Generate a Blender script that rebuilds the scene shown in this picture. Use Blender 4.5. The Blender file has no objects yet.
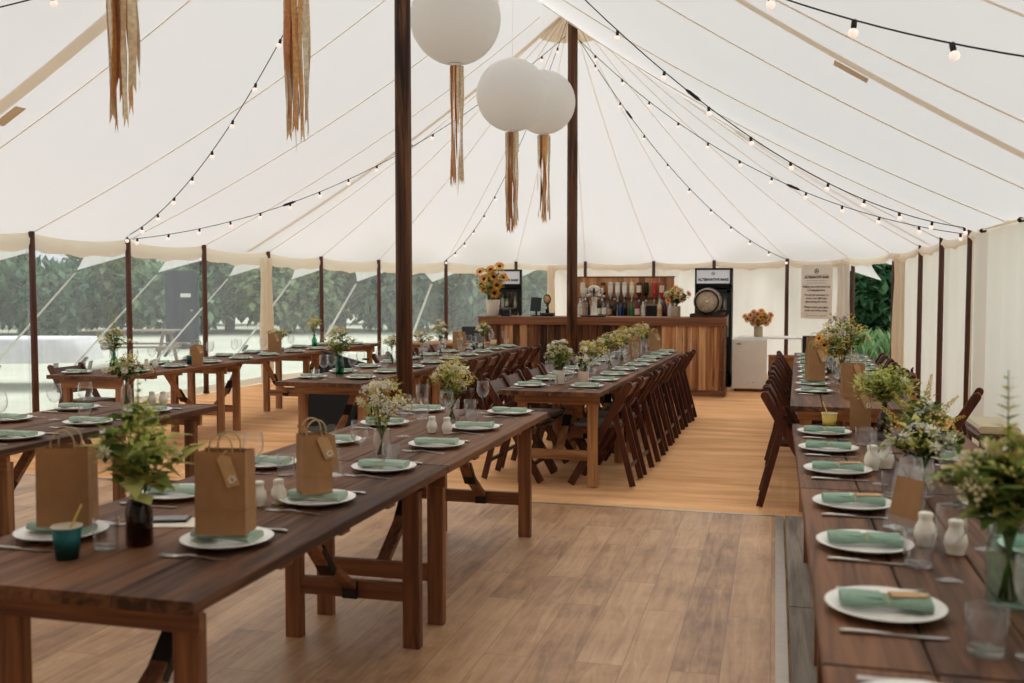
import bpy, math, random
from mathutils import Vector, Matrix
R = random.Random(7)
PI = math.pi
scn = bpy.context.scene
COL = scn.collection

# ------------------------------------------------------------------ camera, sky, exposure
cam_d = bpy.data.cameras.new('camera'); cam = bpy.data.objects.new('camera', cam_d); COL.objects.link(cam)
cam_d.sensor_width = 36.0; cam_d.lens = 36.0 * 995.0 / 1024.0; cam_d.clip_start = 0.05; cam_d.clip_end = 400
cam.location = (0, 0, 1.5)
cam.rotation_euler = (PI / 2 - math.atan(51.5 / 995.0), 0, math.radians(14.8))
cam_d.dof.use_dof = True; cam_d.dof.focus_distance = 7.6; cam_d.dof.aperture_fstop = 3.0
scn.camera = cam

world = bpy.data.worlds.new('overcast_sky'); scn.world = world; world.use_nodes = True
wn = world.node_tree.nodes; wl = world.node_tree.links
for n in list(wn): wn.remove(n)
w_out = wn.new('ShaderNodeOutputWorld'); w_bg = wn.new('ShaderNodeBackground')
w_tc = wn.new('ShaderNodeTexCoord'); w_no = wn.new('ShaderNodeTexNoise'); w_ra = wn.new('ShaderNodeValToRGB')
w_no.inputs['Scale'].default_value = 2.2; w_no.inputs['Detail'].default_value = 4
w_ra.color_ramp.elements[0].position = 0.35; w_ra.color_ramp.elements[0].color = (0.86, 0.93, 1.0, 1)
w_ra.color_ramp.elements[1].position = 0.70; w_ra.color_ramp.elements[1].color = (1.0, 0.985, 0.96, 1)
wl.new(w_tc.outputs['Generated'], w_no.inputs['Vector']); wl.new(w_no.outputs['Fac'], w_ra.inputs['Fac'])
wl.new(w_ra.outputs['Color'], w_bg.inputs['Color']); w_bg.inputs['Strength'].default_value = 0.85
wl.new(w_bg.outputs['Background'], w_out.inputs['Surface'])

sun_d = bpy.data.lights.new('sun', 'SUN'); sun_d.energy = 2.6; sun_d.angle = math.radians(40); sun_d.color = (1.0, 0.985, 0.96)
sun = bpy.data.objects.new('sun', sun_d); COL.objects.link(sun); sun.rotation_euler = (math.radians(30), 0, math.radians(192))

scn.view_settings.view_transform = 'Standard'; scn.view_settings.look = 'None'
scn.view_settings.gamma = 1.0; scn.view_settings.use_curve_mapping = False
scn.view_settings.exposure = 0.17
scn.cycles.use_denoising = True
scn.cycles.max_bounces = 10; scn.cycles.transparent_max_bounces = 24
scn.cycles.diffuse_bounces = 5; scn.cycles.glossy_bounces = 3; scn.cycles.transmission_bounces = 6
scn.cycles.caustics_reflective = False; scn.cycles.caustics_refractive = True   # the weave of the canvas passes light by rough refraction

# ------------------------------------------------------------------ materials
def srgb(r, g, b):
    f = lambda c: (c / 255 / 12.92) if c / 255 <= 0.04045 else ((c / 255 + 0.055) / 1.055) ** 2.4
    return (f(r), f(g), f(b), 1)

def new_mat(name):
    m = bpy.data.materials.new(name); m.use_nodes = True
    nt = m.node_tree; b = nt.nodes['Principled BSDF']
    return m, nt, b

def node(nt, kind, **kw):
    n = nt.nodes.new(kind)
    for k, v in kw.items():
        if k in n.inputs: n.inputs[k].default_value = v
        else: setattr(n, k, v)
    return n

def ramp(nt, stops):
    r = nt.nodes.new('ShaderNodeValToRGB')
    e = r.color_ramp.elements
    while len(e) < len(stops): e.new(0.5)
    for i, (p, c) in enumerate(stops): e[i].position = p; e[i].color = c
    return r

def plain(name, col, rough=0.6, var=0.12, scale=18, metal=0, bump=0.0, spec=0.4, coat=0):
    m, nt, b = new_mat(name)
    tc = node(nt, 'ShaderNodeTexCoord'); no = node(nt, 'ShaderNodeTexNoise', Scale=scale, Detail=5)
    nt.links.new(tc.outputs['Object'], no.inputs['Vector'])
    lo = tuple(c * (1 - var) for c in col[:3]) + (1,); hi = tuple(min(1, c * (1 + var)) for c in col[:3]) + (1,)
    r = ramp(nt, [(0.3, lo), (0.7, hi)])
    nt.links.new(no.outputs['Fac'], r.inputs['Fac']); nt.links.new(r.outputs['Color'], b.inputs['Base Color'])
    b.inputs['Roughness'].default_value = rough; b.inputs['Metallic'].default_value = metal
    b.inputs['Specular IOR Level'].default_value = spec; b.inputs['Coat Weight'].default_value = coat
    if bump:
        bp = node(nt, 'ShaderNodeBump', Strength=bump, Distance=0.01)
        nt.links.new(no.outputs['Fac'], bp.inputs['Height']); nt.links.new(bp.outputs['Normal'], b.inputs['Normal'])
    return m

def wood(name, dark, light, axis='y', rough=0.55, scale=1.0, plank=None, spec=0.35, knots=True, world_space=False, lohi=(0.36, 0.64), stops=None, gain=1.0):
    """grain stretched along an axis; plank=(axis, width) gives each board its own tone"""
    m, nt, b = new_mat(name)
    L = nt.links
    tc = node(nt, 'ShaderNodeTexCoord'); mp = node(nt, 'ShaderNodeMapping')
    s = {'x': (1.2, 22, 22), 'y': (22, 1.2, 22), 'z': (22, 22, 1.2)}[axis]
    mp.inputs['Scale'].default_value = tuple(v * scale for v in s)
    if world_space:
        ge = node(nt, 'ShaderNodeNewGeometry'); src = ge.outputs['Position']
    else: src = tc.outputs['Object']
    oi = node(nt, 'ShaderNodeObjectInfo'); vm = node(nt, 'ShaderNodeVectorMath', operation='ADD')
    L.new(src, mp.inputs['Vector']); L.new(mp.outputs['Vector'], vm.inputs[0])
    ml = node(nt, 'ShaderNodeMath', operation='MULTIPLY'); ml.inputs[1].default_value = 37.0
    L.new(oi.outputs['Random'], ml.inputs[0]); L.new(ml.outputs[0], vm.inputs[1])
    n1 = node(nt, 'ShaderNodeTexNoise', Scale=1.0, Detail=7, Roughness=0.65, Distortion=1.2)
    n2 = node(nt, 'ShaderNodeTexNoise', Scale=0.25 if axis else 1, Detail=2)
    L.new(vm.outputs[0], n1.inputs['Vector']); L.new(vm.outputs[0], n2.inputs['Vector'])
    a = node(nt, 'ShaderNodeMath', operation='MULTIPLY_ADD'); a.inputs[1].default_value = 0.35
    L.new(n2.outputs['Fac'], a.inputs[0]); 
    h = node(nt, 'ShaderNodeMath', operation='MULTIPLY'); h.inputs[1].default_value = 0.65
    L.new(n1.outputs['Fac'], h.inputs[0]); L.new(h.outputs[0], a.inputs[2])
    fac = a.outputs[0]
    if gain != 1.0:
        g1 = node(nt, 'ShaderNodeMath', operation='MULTIPLY_ADD'); g1.inputs[1].default_value = gain; g1.inputs[2].default_value = 0.5 - 0.5 * gain
        L.new(fac, g1.inputs[0]); fac = g1.outputs[0]
    if plank:
        ax, wd, amt = plank
        sp = node(nt, 'ShaderNodeSeparateXYZ'); L.new(src, sp.inputs[0])
        dv = node(nt, 'ShaderNodeMath', operation='DIVIDE'); dv.inputs[1].default_value = wd
        L.new(sp.outputs['xyz'.index(ax)], dv.inputs[0])
        fl = node(nt, 'ShaderNodeMath', operation='FLOOR'); L.new(dv.outputs[0], fl.inputs[0])
        ad = node(nt, 'ShaderNodeMath', operation='ADD'); L.new(fl.outputs[0], ad.inputs[0]); L.new(ml.outputs[0], ad.inputs[1])
        wh = node(nt, 'ShaderNodeTexWhiteNoise', noise_dimensions='1D'); L.new(ad.outputs[0], wh.inputs['W'])
        q = node(nt, 'ShaderNodeMath', operation='MULTIPLY_ADD'); q.inputs[1].default_value = amt
        L.new(wh.outputs['Value'], q.inputs[0]); L.new(fac, q.inputs[2])
        q2 = node(nt, 'ShaderNodeMath', operation='SUBTRACT'); q2.inputs[1].default_value = amt / 2
        L.new(q.outputs[0], q2.inputs[0]); fac = q2.outputs[0]
    r = ramp(nt, stops or [(lohi[0], dark), (lohi[1], light)])
    L.new(fac, r.inputs['Fac']); L.new(r.outputs['Color'], b.inputs['Base Color'])
    b.inputs['Roughness'].default_value = rough; b.inputs['Specular IOR Level'].default_value = spec
    bp = node(nt, 'ShaderNodeBump', Strength=0.25, Distance=0.004)
    L.new(n1.outputs['Fac'], bp.inputs['Height']); L.new(bp.outputs['Normal'], b.inputs['Normal'])
    return m

def canvas(name, col, trans=0.5, tcol=None, holes=0.0):
    """woven cloth: reflects, scatters light through, and (holes) passes a little forward through the weave"""
    m, nt, b = new_mat(name); nt.nodes.remove(b); L = nt.links
    out = nt.nodes['Material Output']
    ge = node(nt, 'ShaderNodeNewGeometry'); no = node(nt, 'ShaderNodeTexNoise', Scale=0.9, Detail=6, Roughness=0.6)
    L.new(ge.outputs['Position'], no.inputs['Vector'])
    lo = tuple(c * 0.95 for c in col[:3]) + (1,)
    r = ramp(nt, [(0.3, lo), (0.7, col)]); L.new(no.outputs['Fac'], r.inputs['Fac'])
    d = node(nt, 'ShaderNodeBsdfDiffuse'); t = node(nt, 'ShaderNodeBsdfTranslucent'); mx = node(nt, 'ShaderNodeMixShader', Fac=trans)
    L.new(r.outputs['Color'], d.inputs['Color'])
    if tcol: t.inputs['Color'].default_value = tcol
    else: L.new(r.outputs['Color'], t.inputs['Color'])
    n2 = node(nt, 'ShaderNodeTexNoise', Scale=260, Detail=2); L.new(ge.outputs['Position'], n2.inputs['Vector'])
    bp = node(nt, 'ShaderNodeBump', Strength=0.15, Distance=0.003); L.new(n2.outputs['Fac'], bp.inputs['Height'])
    L.new(bp.outputs['Normal'], d.inputs['Normal'])
    L.new(d.outputs[0], mx.inputs[1]); L.new(t.outputs[0], mx.inputs[2]); last = mx.outputs[0]
    if holes:
        tr = node(nt, 'ShaderNodeBsdfRefraction', Color=(0.98, 0.965, 0.93, 1), Roughness=0.62, IOR=1.03); m3 = node(nt, 'ShaderNodeMixShader', Fac=holes)
        L.new(last, m3.inputs[1]); L.new(tr.outputs[0], m3.inputs[2]); last = m3.outputs[0]
    L.new(last, out.inputs['Surface'])
    return m

def glassy(name, tint=(1, 1, 1, 1), edge=0.9, haze=0.0):
    """thin-walled drinking glass: clear, with fresnel gloss"""
    m, nt, b = new_mat(name); nt.nodes.remove(b); L = nt.links
    out = nt.nodes['Material Output']
    tr = node(nt, 'ShaderNodeBsdfTransparent', Color=tint); gl = node(nt, 'ShaderNodeBsdfGlossy', Roughness=0.04)
    lw = node(nt, 'ShaderNodeLayerWeight', Blend=0.17); mx = node(nt, 'ShaderNodeMixShader')
    r = ramp(nt, [(0.0, (0.032, 0.032, 0.032, 1)), (0.2, (0.10, 0.10, 0.10, 1)), (0.45, (0.48, 0.48, 0.48, 1)), (1.0, (edge, edge, edge, 1))])
    L.new(lw.outputs['Facing'], r.inputs['Fac']); L.new(r.outputs['Color'], mx.inputs['Fac'])
    L.new(tr.outputs[0], mx.inputs[1]); L.new(gl.outputs[0], mx.inputs[2])
    last = mx.outputs[0]
    L.new(last, out.inputs['Surface'])
    return m

def pvc(name):
    """dusty clear plastic sheet with vertical crinkles"""
    m, nt, b = new_mat(name); nt.nodes.remove(b); L = nt.links
    out = nt.nodes['Material Output']
    ge = node(nt, 'ShaderNodeNewGeometry'); mp = node(nt, 'ShaderNodeMapping'); mp.inputs['Scale'].default_value = (9, 9, 0.8)
    L.new(ge.outputs['Position'], mp.inputs['Vector'])
    no = node(nt, 'ShaderNodeTexNoise', Scale=1.6, Detail=6, Roughness=0.7, Distortion=1.0); L.new(mp.outputs[0], no.inputs['Vector'])
    r = ramp(nt, [(0.30, (0.16, 0.16, 0.16, 1)), (0.80, (0.31, 0.31, 0.31, 1))]); L.new(no.outputs['Fac'], r.inputs['Fac'])
    tr = node(nt, 'ShaderNodeBsdfTransparent', Color=(0.96, 0.98, 0.98, 1))
    tl = node(nt, 'ShaderNodeBsdfTranslucent', Color=(0.80, 0.88, 0.91, 1)); df = node(nt, 'ShaderNodeBsdfDiffuse', Color=(0.8, 0.85, 0.86, 1))
    hz = node(nt, 'ShaderNodeMixShader', Fac=0.5); L.new(tl.outputs[0], hz.inputs[1]); L.new(df.outputs[0], hz.inputs[2])
    mx = node(nt, 'ShaderNodeMixShader'); L.new(r.outputs['Color'], mx.inputs['Fac'])
    L.new(tr.outputs[0], mx.inputs[1]); L.new(hz.outputs[0], mx.inputs[2])
    gl = node(nt, 'ShaderNodeBsdfGlossy', Roughness=0.12); m2 = node(nt, 'ShaderNodeMixShader', Fac=0.05)
    bp = node(nt, 'ShaderNodeBump', Strength=0.6, Distance=0.03); L.new(no.outputs['Fac'], bp.inputs['Height']); L.new(bp.outputs['Normal'], gl.inputs['Normal'])
    L.new(mx.outputs[0], m2.inputs[1]); L.new(gl.outputs[0], m2.inputs[2]); L.new(m2.outputs[0], out.inputs['Surface'])
    return m

def leafy(name, dark, light, scale=6, trans=0.25):
    m, nt, b = new_mat(name); L = nt.links
    ge = node(nt, 'ShaderNodeNewGeometry'); no = node(nt, 'ShaderNodeTexNoise', Scale=scale, Detail=3)
    L.new(ge.outputs['Position'], no.inputs['Vector'])
    rr = node(nt, 'ShaderNodeMath', operation='MULTIPLY_ADD'); rr.inputs[1].default_value = 0.5
    L.new(ge.outputs['Random Per Island'], rr.inputs[0])
    h = node(nt, 'ShaderNodeMath', operation='MULTIPLY'); h.inputs[1].default_value = 0.5; L.new(no.outputs['Fac'], h.inputs[0]); L.new(h.outputs[0], rr.inputs[2])
    r = ramp(nt, [(0.2, dark), (0.75, light)]); L.new(rr.outputs[0], r.inputs['Fac'])
    nt.nodes.remove(b); out = nt.nodes['Material Output']
    d = node(nt, 'ShaderNodeBsdfDiffuse'); t = node(nt, 'ShaderNodeBsdfTranslucent'); mx = node(nt, 'ShaderNodeMixShader', Fac=trans)
    L.new(r.outputs['Color'], d.inputs['Color']); L.new(r.outputs['Color'], t.inputs['Color'])
    L.new(d.outputs[0], mx.inputs[1]); L.new(t.outputs[0], mx.inputs[2]); L.new(mx.outputs[0], out.inputs['Surface'])
    return m

M = {}
M['roof'] = canvas('roof_canvas', (0.80, 0.78, 0.745, 1), 0.41, (0.815, 0.81, 0.79, 1), 0.22)
M['wall'] = canvas('wall_canvas', (0.88, 0.835, 0.775, 1), 0.54)
M['near_dim'] = canvas('dimming_canvas', (0.72, 0.68, 0.62, 1), 0.12)  # low translucency, added to cut the light from the unseen near end
M['hem'] = canvas('canvas_hem', (0.90, 0.81, 0.68, 1), 0.50)
M['webbing'] = canvas('tan_webbing', (0.78, 0.66, 0.51, 1), 0.50)
M['seam'] = canvas('seam_rope', (0.94, 0.87, 0.76, 1), 0.68)
M['pvc'] = pvc('clear_plastic_sheet')
M['pole'] = wood('pole_wood', srgb(42, 26, 19), srgb(138, 90, 58), 'z', 0.6, 0.45, None, 0.25, lohi=(0.42, 0.70), gain=1.25)
M['sidepole'] = wood('side_pole_wood', srgb(58, 30, 22), srgb(96, 54, 38), 'z', 0.5)
M['top'] = wood('table_top_wood', srgb(60, 37, 24), srgb(128, 86, 57), 'y', 0.62, 1.0, ('x', 0.185, 0.09), 0.25, gain=1.25)
M['trestle_y'] = wood('trestle_wood_a', srgb(118, 74, 44), srgb(196, 144, 98), 'y', 0.55)
M['trestle_x'] = wood('trestle_wood_b', srgb(118, 74, 44), srgb(196, 144, 98), 'x', 0.55)
M['trestle_z'] = wood('trestle_wood_c', srgb(114, 70, 42), srgb(192, 140, 94), 'z', 0.55)
for ax_ in 'xyz': M['trestle_%s_dark' % ax_] = wood('dark_trestle_wood_' + ax_, srgb(84, 48, 30), srgb(156, 102, 66), ax_, 0.55)  # darker brown trestle wood for the two front tables
M['hinge'] = plain('dark_iron', srgb(48, 42, 38), 0.5, 0.2, 30, 0.6)
M['chair'] = wood('chair_wood', srgb(48, 20, 12), srgb(100, 50, 32), 'z', 0.36, 1.2, None, 0.40)
M['pad'] = plain('grey_seat_vinyl', srgb(124, 114, 104), 0.7, 0.08, 20, spec=0.2)
M['padbeige'] = plain('beige_seat_vinyl', srgb(196, 182, 152), 0.55, 0.06, 20)
M['plate'] = plain('white_china', srgb(240, 236, 228), 0.18, 0.01, 8, 0, 0, 0.5)
M['napkin'] = plain('sage_linen', srgb(160, 180, 162), 0.9, 0.08, 60, 0, 0.25)
M['napkin2'] = plain('jade_linen', srgb(136, 164, 144), 0.9, 0.08, 60, 0, 0.25)
M['twine'] = plain('jute_twine', srgb(196, 174, 128), 0.9, 0.15, 80)
M['kraft'] = plain('kraft_paper', srgb(164, 122, 82), 0.85, 0.06, 30, 0, 0.08)
M['tagpaper'] = plain('tag_paper', srgb(196, 158, 112), 0.85, 0.08, 30)
M['cream'] = plain('cream_paper', srgb(232, 222, 200), 0.85, 0.04, 20)
M['steel'] = plain('brushed_steel', srgb(190, 186, 180), 0.28, 0.05, 30, 1.0)
M['teal'] = plain('teal_paper_cup', srgb(20, 96, 98), 0.55, 0.05, 20)
M['yellowcup'] = plain('yellow_paper_cup', srgb(226, 196, 96), 0.55, 0.05, 20)
M['ceramic'] = plain('white_glazed_ceramic', srgb(238, 230, 214), 0.22, 0.02, 9)
M['stone'] = plain('beige_stoneware', srgb(186, 166, 140), 0.6, 0.12, 30)
M['pink'] = plain('blush_ceramic', srgb(222, 196, 176), 0.5, 0.05, 12)
M['whitebucket'] = plain('cream_enamel', srgb(232, 224, 208), 0.4, 0.03, 12)
M['glass'] = glassy('clear_glass')
M['acrylic'] = glassy('clear_acrylic', (0.97, 0.98, 0.98, 1), 0.7)
M['greenglass'] = glassy('green_glass', (0.42, 0.74, 0.62, 1), 0.5)
M['paleglass'] = glassy('pale_green_glass', (0.84, 0.94, 0.89, 1), 0.6)
M['amberglass'] = glassy('brown_glass', (0.38, 0.20, 0.12, 1), 0.35)
M['black'] = plain('black_plastic', srgb(22, 22, 24), 0.4, 0.1, 20)
M['blackmat'] = plain('black_board', srgb(20, 19, 20), 0.8, 0.1, 20)
M['phone'] = plain('phone_glass', srgb(14, 16, 20), 0.12, 0.02, 10)
M['white'] = plain('white_paint', srgb(232, 230, 224), 0.45, 0.03, 12)
M['wire'] = plain('black_rubber_cable', srgb(26, 24, 22), 0.6, 0.1, 20)
M['stem'] = leafy('plant_stem', srgb(60, 82, 38), srgb(110, 130, 66), 20, 0.0)
M['leaf'] = leafy('bouquet_leaf', srgb(62, 88, 40), srgb(150, 168, 92), 14)
M['leaflime'] = leafy('lime_leaf', srgb(136, 148, 70), srgb(216, 210, 136), 14)
M['leafdark'] = leafy('dark_leaf', srgb(34, 56, 30), srgb(92, 116, 64), 14)
M['leafblue'] = leafy('eucalyptus_leaf', srgb(74, 98, 90), srgb(150, 172, 158), 14)
M['pwhite'] = leafy('white_petal', srgb(226, 220, 200), srgb(250, 246, 234), 40)
M['pcream'] = leafy('cream_petal', srgb(222, 208, 160), srgb(246, 236, 204), 40)
M['pyellow'] = leafy('yellow_petal', srgb(196, 172, 84), srgb(236, 214, 128), 40)
M['plime'] = leafy('lime_floret', srgb(150, 166, 74), srgb(206, 212, 120), 40)
M['pgold'] = leafy('golden_petal', srgb(226, 150, 60), srgb(248, 196, 110), 30)
M['porange'] = leafy('peach_petal', srgb(222, 136, 84), srgb(246, 190, 140), 30)
M['ppurple'] = leafy('lilac_petal', srgb(120, 96, 140), srgb(178, 156, 190), 30)
M['disc'] = plain('flower_disc', srgb(52, 30, 18), 0.9, 0.3, 90, 0, 0.5)
M['seed'] = plain('seed_disc', srgb(150, 120, 60), 0.9, 0.3, 90, 0, 0.5)
BST = [(0.14, srgb(46, 29, 20)), (0.38, srgb(98, 62, 41)), (0.58, srgb(134, 88, 57)), (0.78, srgb(176, 126, 84)), (0.98, srgb(208, 164, 116))]
M['barwood'] = wood('reclaimed_bar_wood', None, None, 'z', 0.65, 0.42, ('x', 0.104, 0.75), 0.2, stops=BST, gain=2.3)
M['barside'] = wood('reclaimed_side_wood', None, None, 'z', 0.65, 0.42, ('y', 0.104, 0.7), 0.2, stops=BST, gain=2.3)
M['bartop'] = wood('bar_top_wood', srgb(84, 50, 34), srgb(150, 98, 64), 'x', 0.55, 0.8)
M['backwood'] = wood('back_board_wood', srgb(132, 78, 48), srgb(214, 156, 104), 'z', 0.6, 0.8, ('x', 0.1165, 0.30))
M['cask'] = wood('cask_oak', srgb(110, 92, 74), srgb(176, 156, 130), 'y', 0.6)
M['caskend'] = wood('cask_end_oak', srgb(150, 132, 108), srgb(204, 188, 164), 'z', 0.6)
M['picnic'] = plain('weathered_wood', srgb(132, 118, 102), 0.85, 0.2, 12)
M['cloth'] = plain('white_cloth', srgb(226, 226, 228), 0.85, 0.03, 12)
M['navy'] = plain('dark_blue_plastic', srgb(34, 42, 60), 0.6, 0.08, 5)
M['card_brown'] = plain('corrugated_cardboard', srgb(168, 124, 86), 0.9, 0.06, 20)
M['strap'] = plain('white_guy_strap', srgb(216, 214, 208), 0.8, 0.05, 30)
M['signboard'] = plain('sign_board', srgb(224, 218, 208), 0.7, 0.05, 12)
M['ink'] = plain('dark_ink', srgb(52, 46, 42), 0.8, 0.05, 20)
M['blueink'] = plain('navy_ink', srgb(52, 54, 72), 0.8, 0.05, 20)
M['red'] = plain('red_paint', srgb(170, 40, 30), 0.4, 0.06, 20)
M['bark'] = wood('tree_bark', srgb(52, 42, 34), srgb(96, 82, 66), 'z', 0.9)
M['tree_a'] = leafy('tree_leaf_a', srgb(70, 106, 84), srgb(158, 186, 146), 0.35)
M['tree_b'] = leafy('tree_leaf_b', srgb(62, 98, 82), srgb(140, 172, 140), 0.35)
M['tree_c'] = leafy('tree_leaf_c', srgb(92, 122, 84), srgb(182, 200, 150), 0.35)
M['hedgeleaf'] = leafy('hedge_leaf', srgb(34, 76, 52), srgb(112, 152, 108), 1.6)
M['tallgrass'] = leafy('tall_grass', srgb(92, 128, 84), srgb(160, 188, 136), 2.5)
for nm, c in dict(ribbon_gold=(214, 158, 92), ribbon_bronze=(152, 98, 58), ribbon_cream=(226, 202, 162), ribbon_copper=(200, 130, 78), ribbon_lace=(224, 212, 190)).items():
    M[nm] = plain(nm, srgb(*c), 0.42, 0.22, 50, 0.0, 0.2, 0.6)
# bulbs: small frosted lamps, faintly lit
def bulb_mat():
    m, nt, b = new_mat('frosted_bulb'); b.inputs['Base Color'].default_value = srgb(250, 232, 222)
    b.inputs['Roughness'].default_value = 0.4; b.inputs['Emission Color'].default_value = (1.0, 0.80, 0.70, 1); b.inputs['Emission Strength'].default_value = 0.55
    return m
M['bulb'] = bulb_mat()
def lantern_mat():
    m, nt, b = new_mat('lantern_paper'); nt.nodes.remove(b); L = nt.links; out = nt.nodes['Material Output']
    d = node(nt, 'ShaderNodeBsdfDiffuse', Color=(0.96, 0.945, 0.92, 1)); t = node(nt, 'ShaderNodeBsdfTranslucent', Color=(0.97, 0.955, 0.93, 1)); mx = node(nt, 'ShaderNodeMixShader', Fac=0.5)
    L.new(d.outputs[0], mx.inputs[1]); L.new(t.outputs[0], mx.inputs[2]); L.new(mx.outputs[0], out.inputs['Surface'])
    return m
M['lantern'] = lantern_mat()
def display_mat():
    m, nt, b = new_mat('cooler_sign_panel'); b.inputs['Base Color'].default_value = srgb(214, 216, 222)
    b.inputs['Emission Color'].default_value = (0.9, 0.93, 1.0, 1); b.inputs['Emission Strength'].default_value = 0.12
    return m
M['header'] = display_mat()
def bottle_mat(name, c, rough=0.12): return plain(name, srgb(*c), rough, 0.05, 10)
for nm, c in dict(b_black=(24, 24, 26), b_blue=(40, 78, 120), b_green=(50, 120, 72), b_wine=(96, 24, 44), b_clear=(206, 206, 200), b_cream=(214, 200, 168), b_plum=(58, 26, 40), b_brown=(74, 40, 22), b_red=(180, 60, 56), b_amber=(168, 104, 44)).items():
    M[nm] = bottle_mat(nm, c)

def mat_laminate():
    m, nt, b = new_mat('oak_laminate'); L = nt.links
    ge = node(nt, 'ShaderNodeNewGeometry'); mp = node(nt, 'ShaderNodeMapping'); mp.inputs['Rotation'].default_value = (0, 0, PI / 2)
    L.new(ge.outputs['Position'], mp.inputs['Vector'])
    br = node(nt, 'ShaderNodeTexBrick'); br.offset = 0.37; br.inputs['Scale'].default_value = 1.0
    br.inputs['Brick Width'].default_value = 1.15; br.inputs['Row Height'].default_value = 0.19; br.inputs['Mortar Size'].default_value = 0.0016
    br.inputs['Bias'].default_value = 0.0
    br.inputs['Color1'].default_value = (0, 0, 0, 1); br.inputs['Color2'].default_value = (1, 1, 1, 1); br.inputs['Mortar'].default_value = (0.5, 0.5, 0.5, 1)
    L.new(mp.outputs[0], br.inputs['Vector'])
    m2 = node(nt, 'ShaderNodeMapping'); m2.inputs['Scale'].default_value = (9, 0.9, 1); L.new(ge.outputs['Position'], m2.inputs['Vector'])
    av = node(nt, 'ShaderNodeVectorMath', operation='MULTIPLY_ADD'); L.new(br.outputs['Color'], av.inputs[0]); av.inputs[1].default_value = (7, 7, 7); L.new(m2.outputs[0], av.inputs[2])
    n1 = node(nt, 'ShaderNodeTexNoise', Scale=2.0, Detail=10, Roughness=0.74, Distortion=1.0); L.new(av.outputs[0], n1.inputs['Vector'])
    n3 = node(nt, 'ShaderNodeTexNoise', Scale=2.6, Detail=7, Roughness=0.68); L.new(ge.outputs['Position'], n3.inputs['Vector'])
    f1 = node(nt, 'ShaderNodeMath', operation='MULTIPLY_ADD'); f1.inputs[1].default_value = 0.13; L.new(br.outputs['Color'], f1.inputs[0])
    f2 = node(nt, 'ShaderNodeMath', operation='MULTIPLY'); f2.inputs[1].default_value = 0.62; L.new(n1.outputs['Fac'], f2.inputs[0]); L.new(f2.outputs[0], f1.inputs[2])
    f3 = node(nt, 'ShaderNodeMath', operation='MULTIPLY_ADD'); f3.inputs[1].default_value = 0.46; L.new(n3.outputs['Fac'], f3.inputs[0]); L.new(f1.outputs[0], f3.inputs[2])
    r = ramp(nt, [(0.36, srgb(78, 52, 34)), (0.47, srgb(138, 100, 68)), (0.59, srgb(178, 136, 98)), (0.80, srgb(212, 172, 132))]); L.new(f3.outputs[0], r.inputs['Fac'])
    mx = node(nt, 'ShaderNodeMixRGB'); mx.inputs['Color2'].default_value = srgb(132, 98, 70)
    L.new(br.outputs['Fac'], mx.inputs['Fac']); L.new(r.outputs['Color'], mx.inputs['Color1']); L.new(mx.outputs[0], b.inputs['Base Color'])
    rr = ramp(nt, [(0.3, (0.38,) * 3 + (1,)), (0.8, (0.52,) * 3 + (1,))]); L.new(n3.outputs['Fac'], rr.inputs['Fac']); L.new(rr.outputs['Color'], b.inputs['Roughness'])
    b.inputs['Specular IOR Level'].default_value = 0.55
    bp = node(nt, 'ShaderNodeBump', Strength=0.2, Distance=0.002); L.new(n1.outputs['Fac'], bp.inputs['Height']); L.new(bp.outputs['Normal'], b.inputs['Normal'])
    return m
M['laminate'] = mat_laminate()

def mat_coir():
    m, nt, b = new_mat('coir_matting'); L = nt.links
    ge = node(nt, 'ShaderNodeNewGeometry')
    wv = node(nt, 'ShaderNodeTexWave', wave_type='BANDS', bands_direction='X', Scale=14.0, Distortion=0.6)
    wv2 = node(nt, 'ShaderNodeTexWave', wave_type='BANDS', bands_direction='Y', Scale=14.0, Distortion=0.6)
    L.new(ge.outputs['Position'], wv.inputs['Vector']); L.new(ge.outputs['Position'], wv2.inputs['Vector'])
    mp = node(nt, 'ShaderNodeMapping'); mp.inputs['Scale'].default_value = (0.8, 4.5, 1); L.new(ge.outputs['Position'], mp.inputs['Vector'])
    no = node(nt, 'ShaderNodeTexNoise', Scale=1.0, Detail=5, Roughness=0.6); L.new(mp.outputs[0], no.inputs['Vector'])
    r = ramp(nt, [(0.32, srgb(214, 154, 104)), (0.68, srgb(250, 198, 146))]); L.new(no.outputs['Fac'], r.inputs['Fac'])
    mu = node(nt, 'ShaderNodeMath', operation='MULTIPLY'); L.new(wv.outputs['Fac'], mu.inputs[0]); L.new(wv2.outputs['Fac'], mu.inputs[1])
    mx = node(nt, 'ShaderNodeMixRGB', blend_type='MULTIPLY'); mx.inputs['Fac'].default_value = 0.22
    r2 = ramp(nt, [(0.0, (0.72, 0.68, 0.62, 1)), (1.0, (1, 1, 1, 1))]); L.new(mu.outputs[0], r2.inputs['Fac'])
    L.new(r.outputs['Color'], mx.inputs['Color1']); L.new(r2.outputs['Color'], mx.inputs['Color2']); L.new(mx.outputs[0], b.inputs['Base Color'])
    b.inputs['Roughness'].default_value = 0.95; b.inputs['Specular IOR Level'].default_value = 0.1
    ad = node(nt, 'ShaderNodeMath', operation='MULTIPLY_ADD'); ad.inputs[1].default_value = 3.0; L.new(no.outputs['Fac'], ad.inputs[0]); L.new(mu.outputs[0], ad.inputs[2])
    bp = node(nt, 'ShaderNodeBump', Strength=0.35, Distance=0.006); L.new(ad.outputs[0], bp.inputs['Height']); L.new(bp.outputs['Normal'], b.inputs['Normal'])
    return m
M['coir'] = mat_coir()
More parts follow.
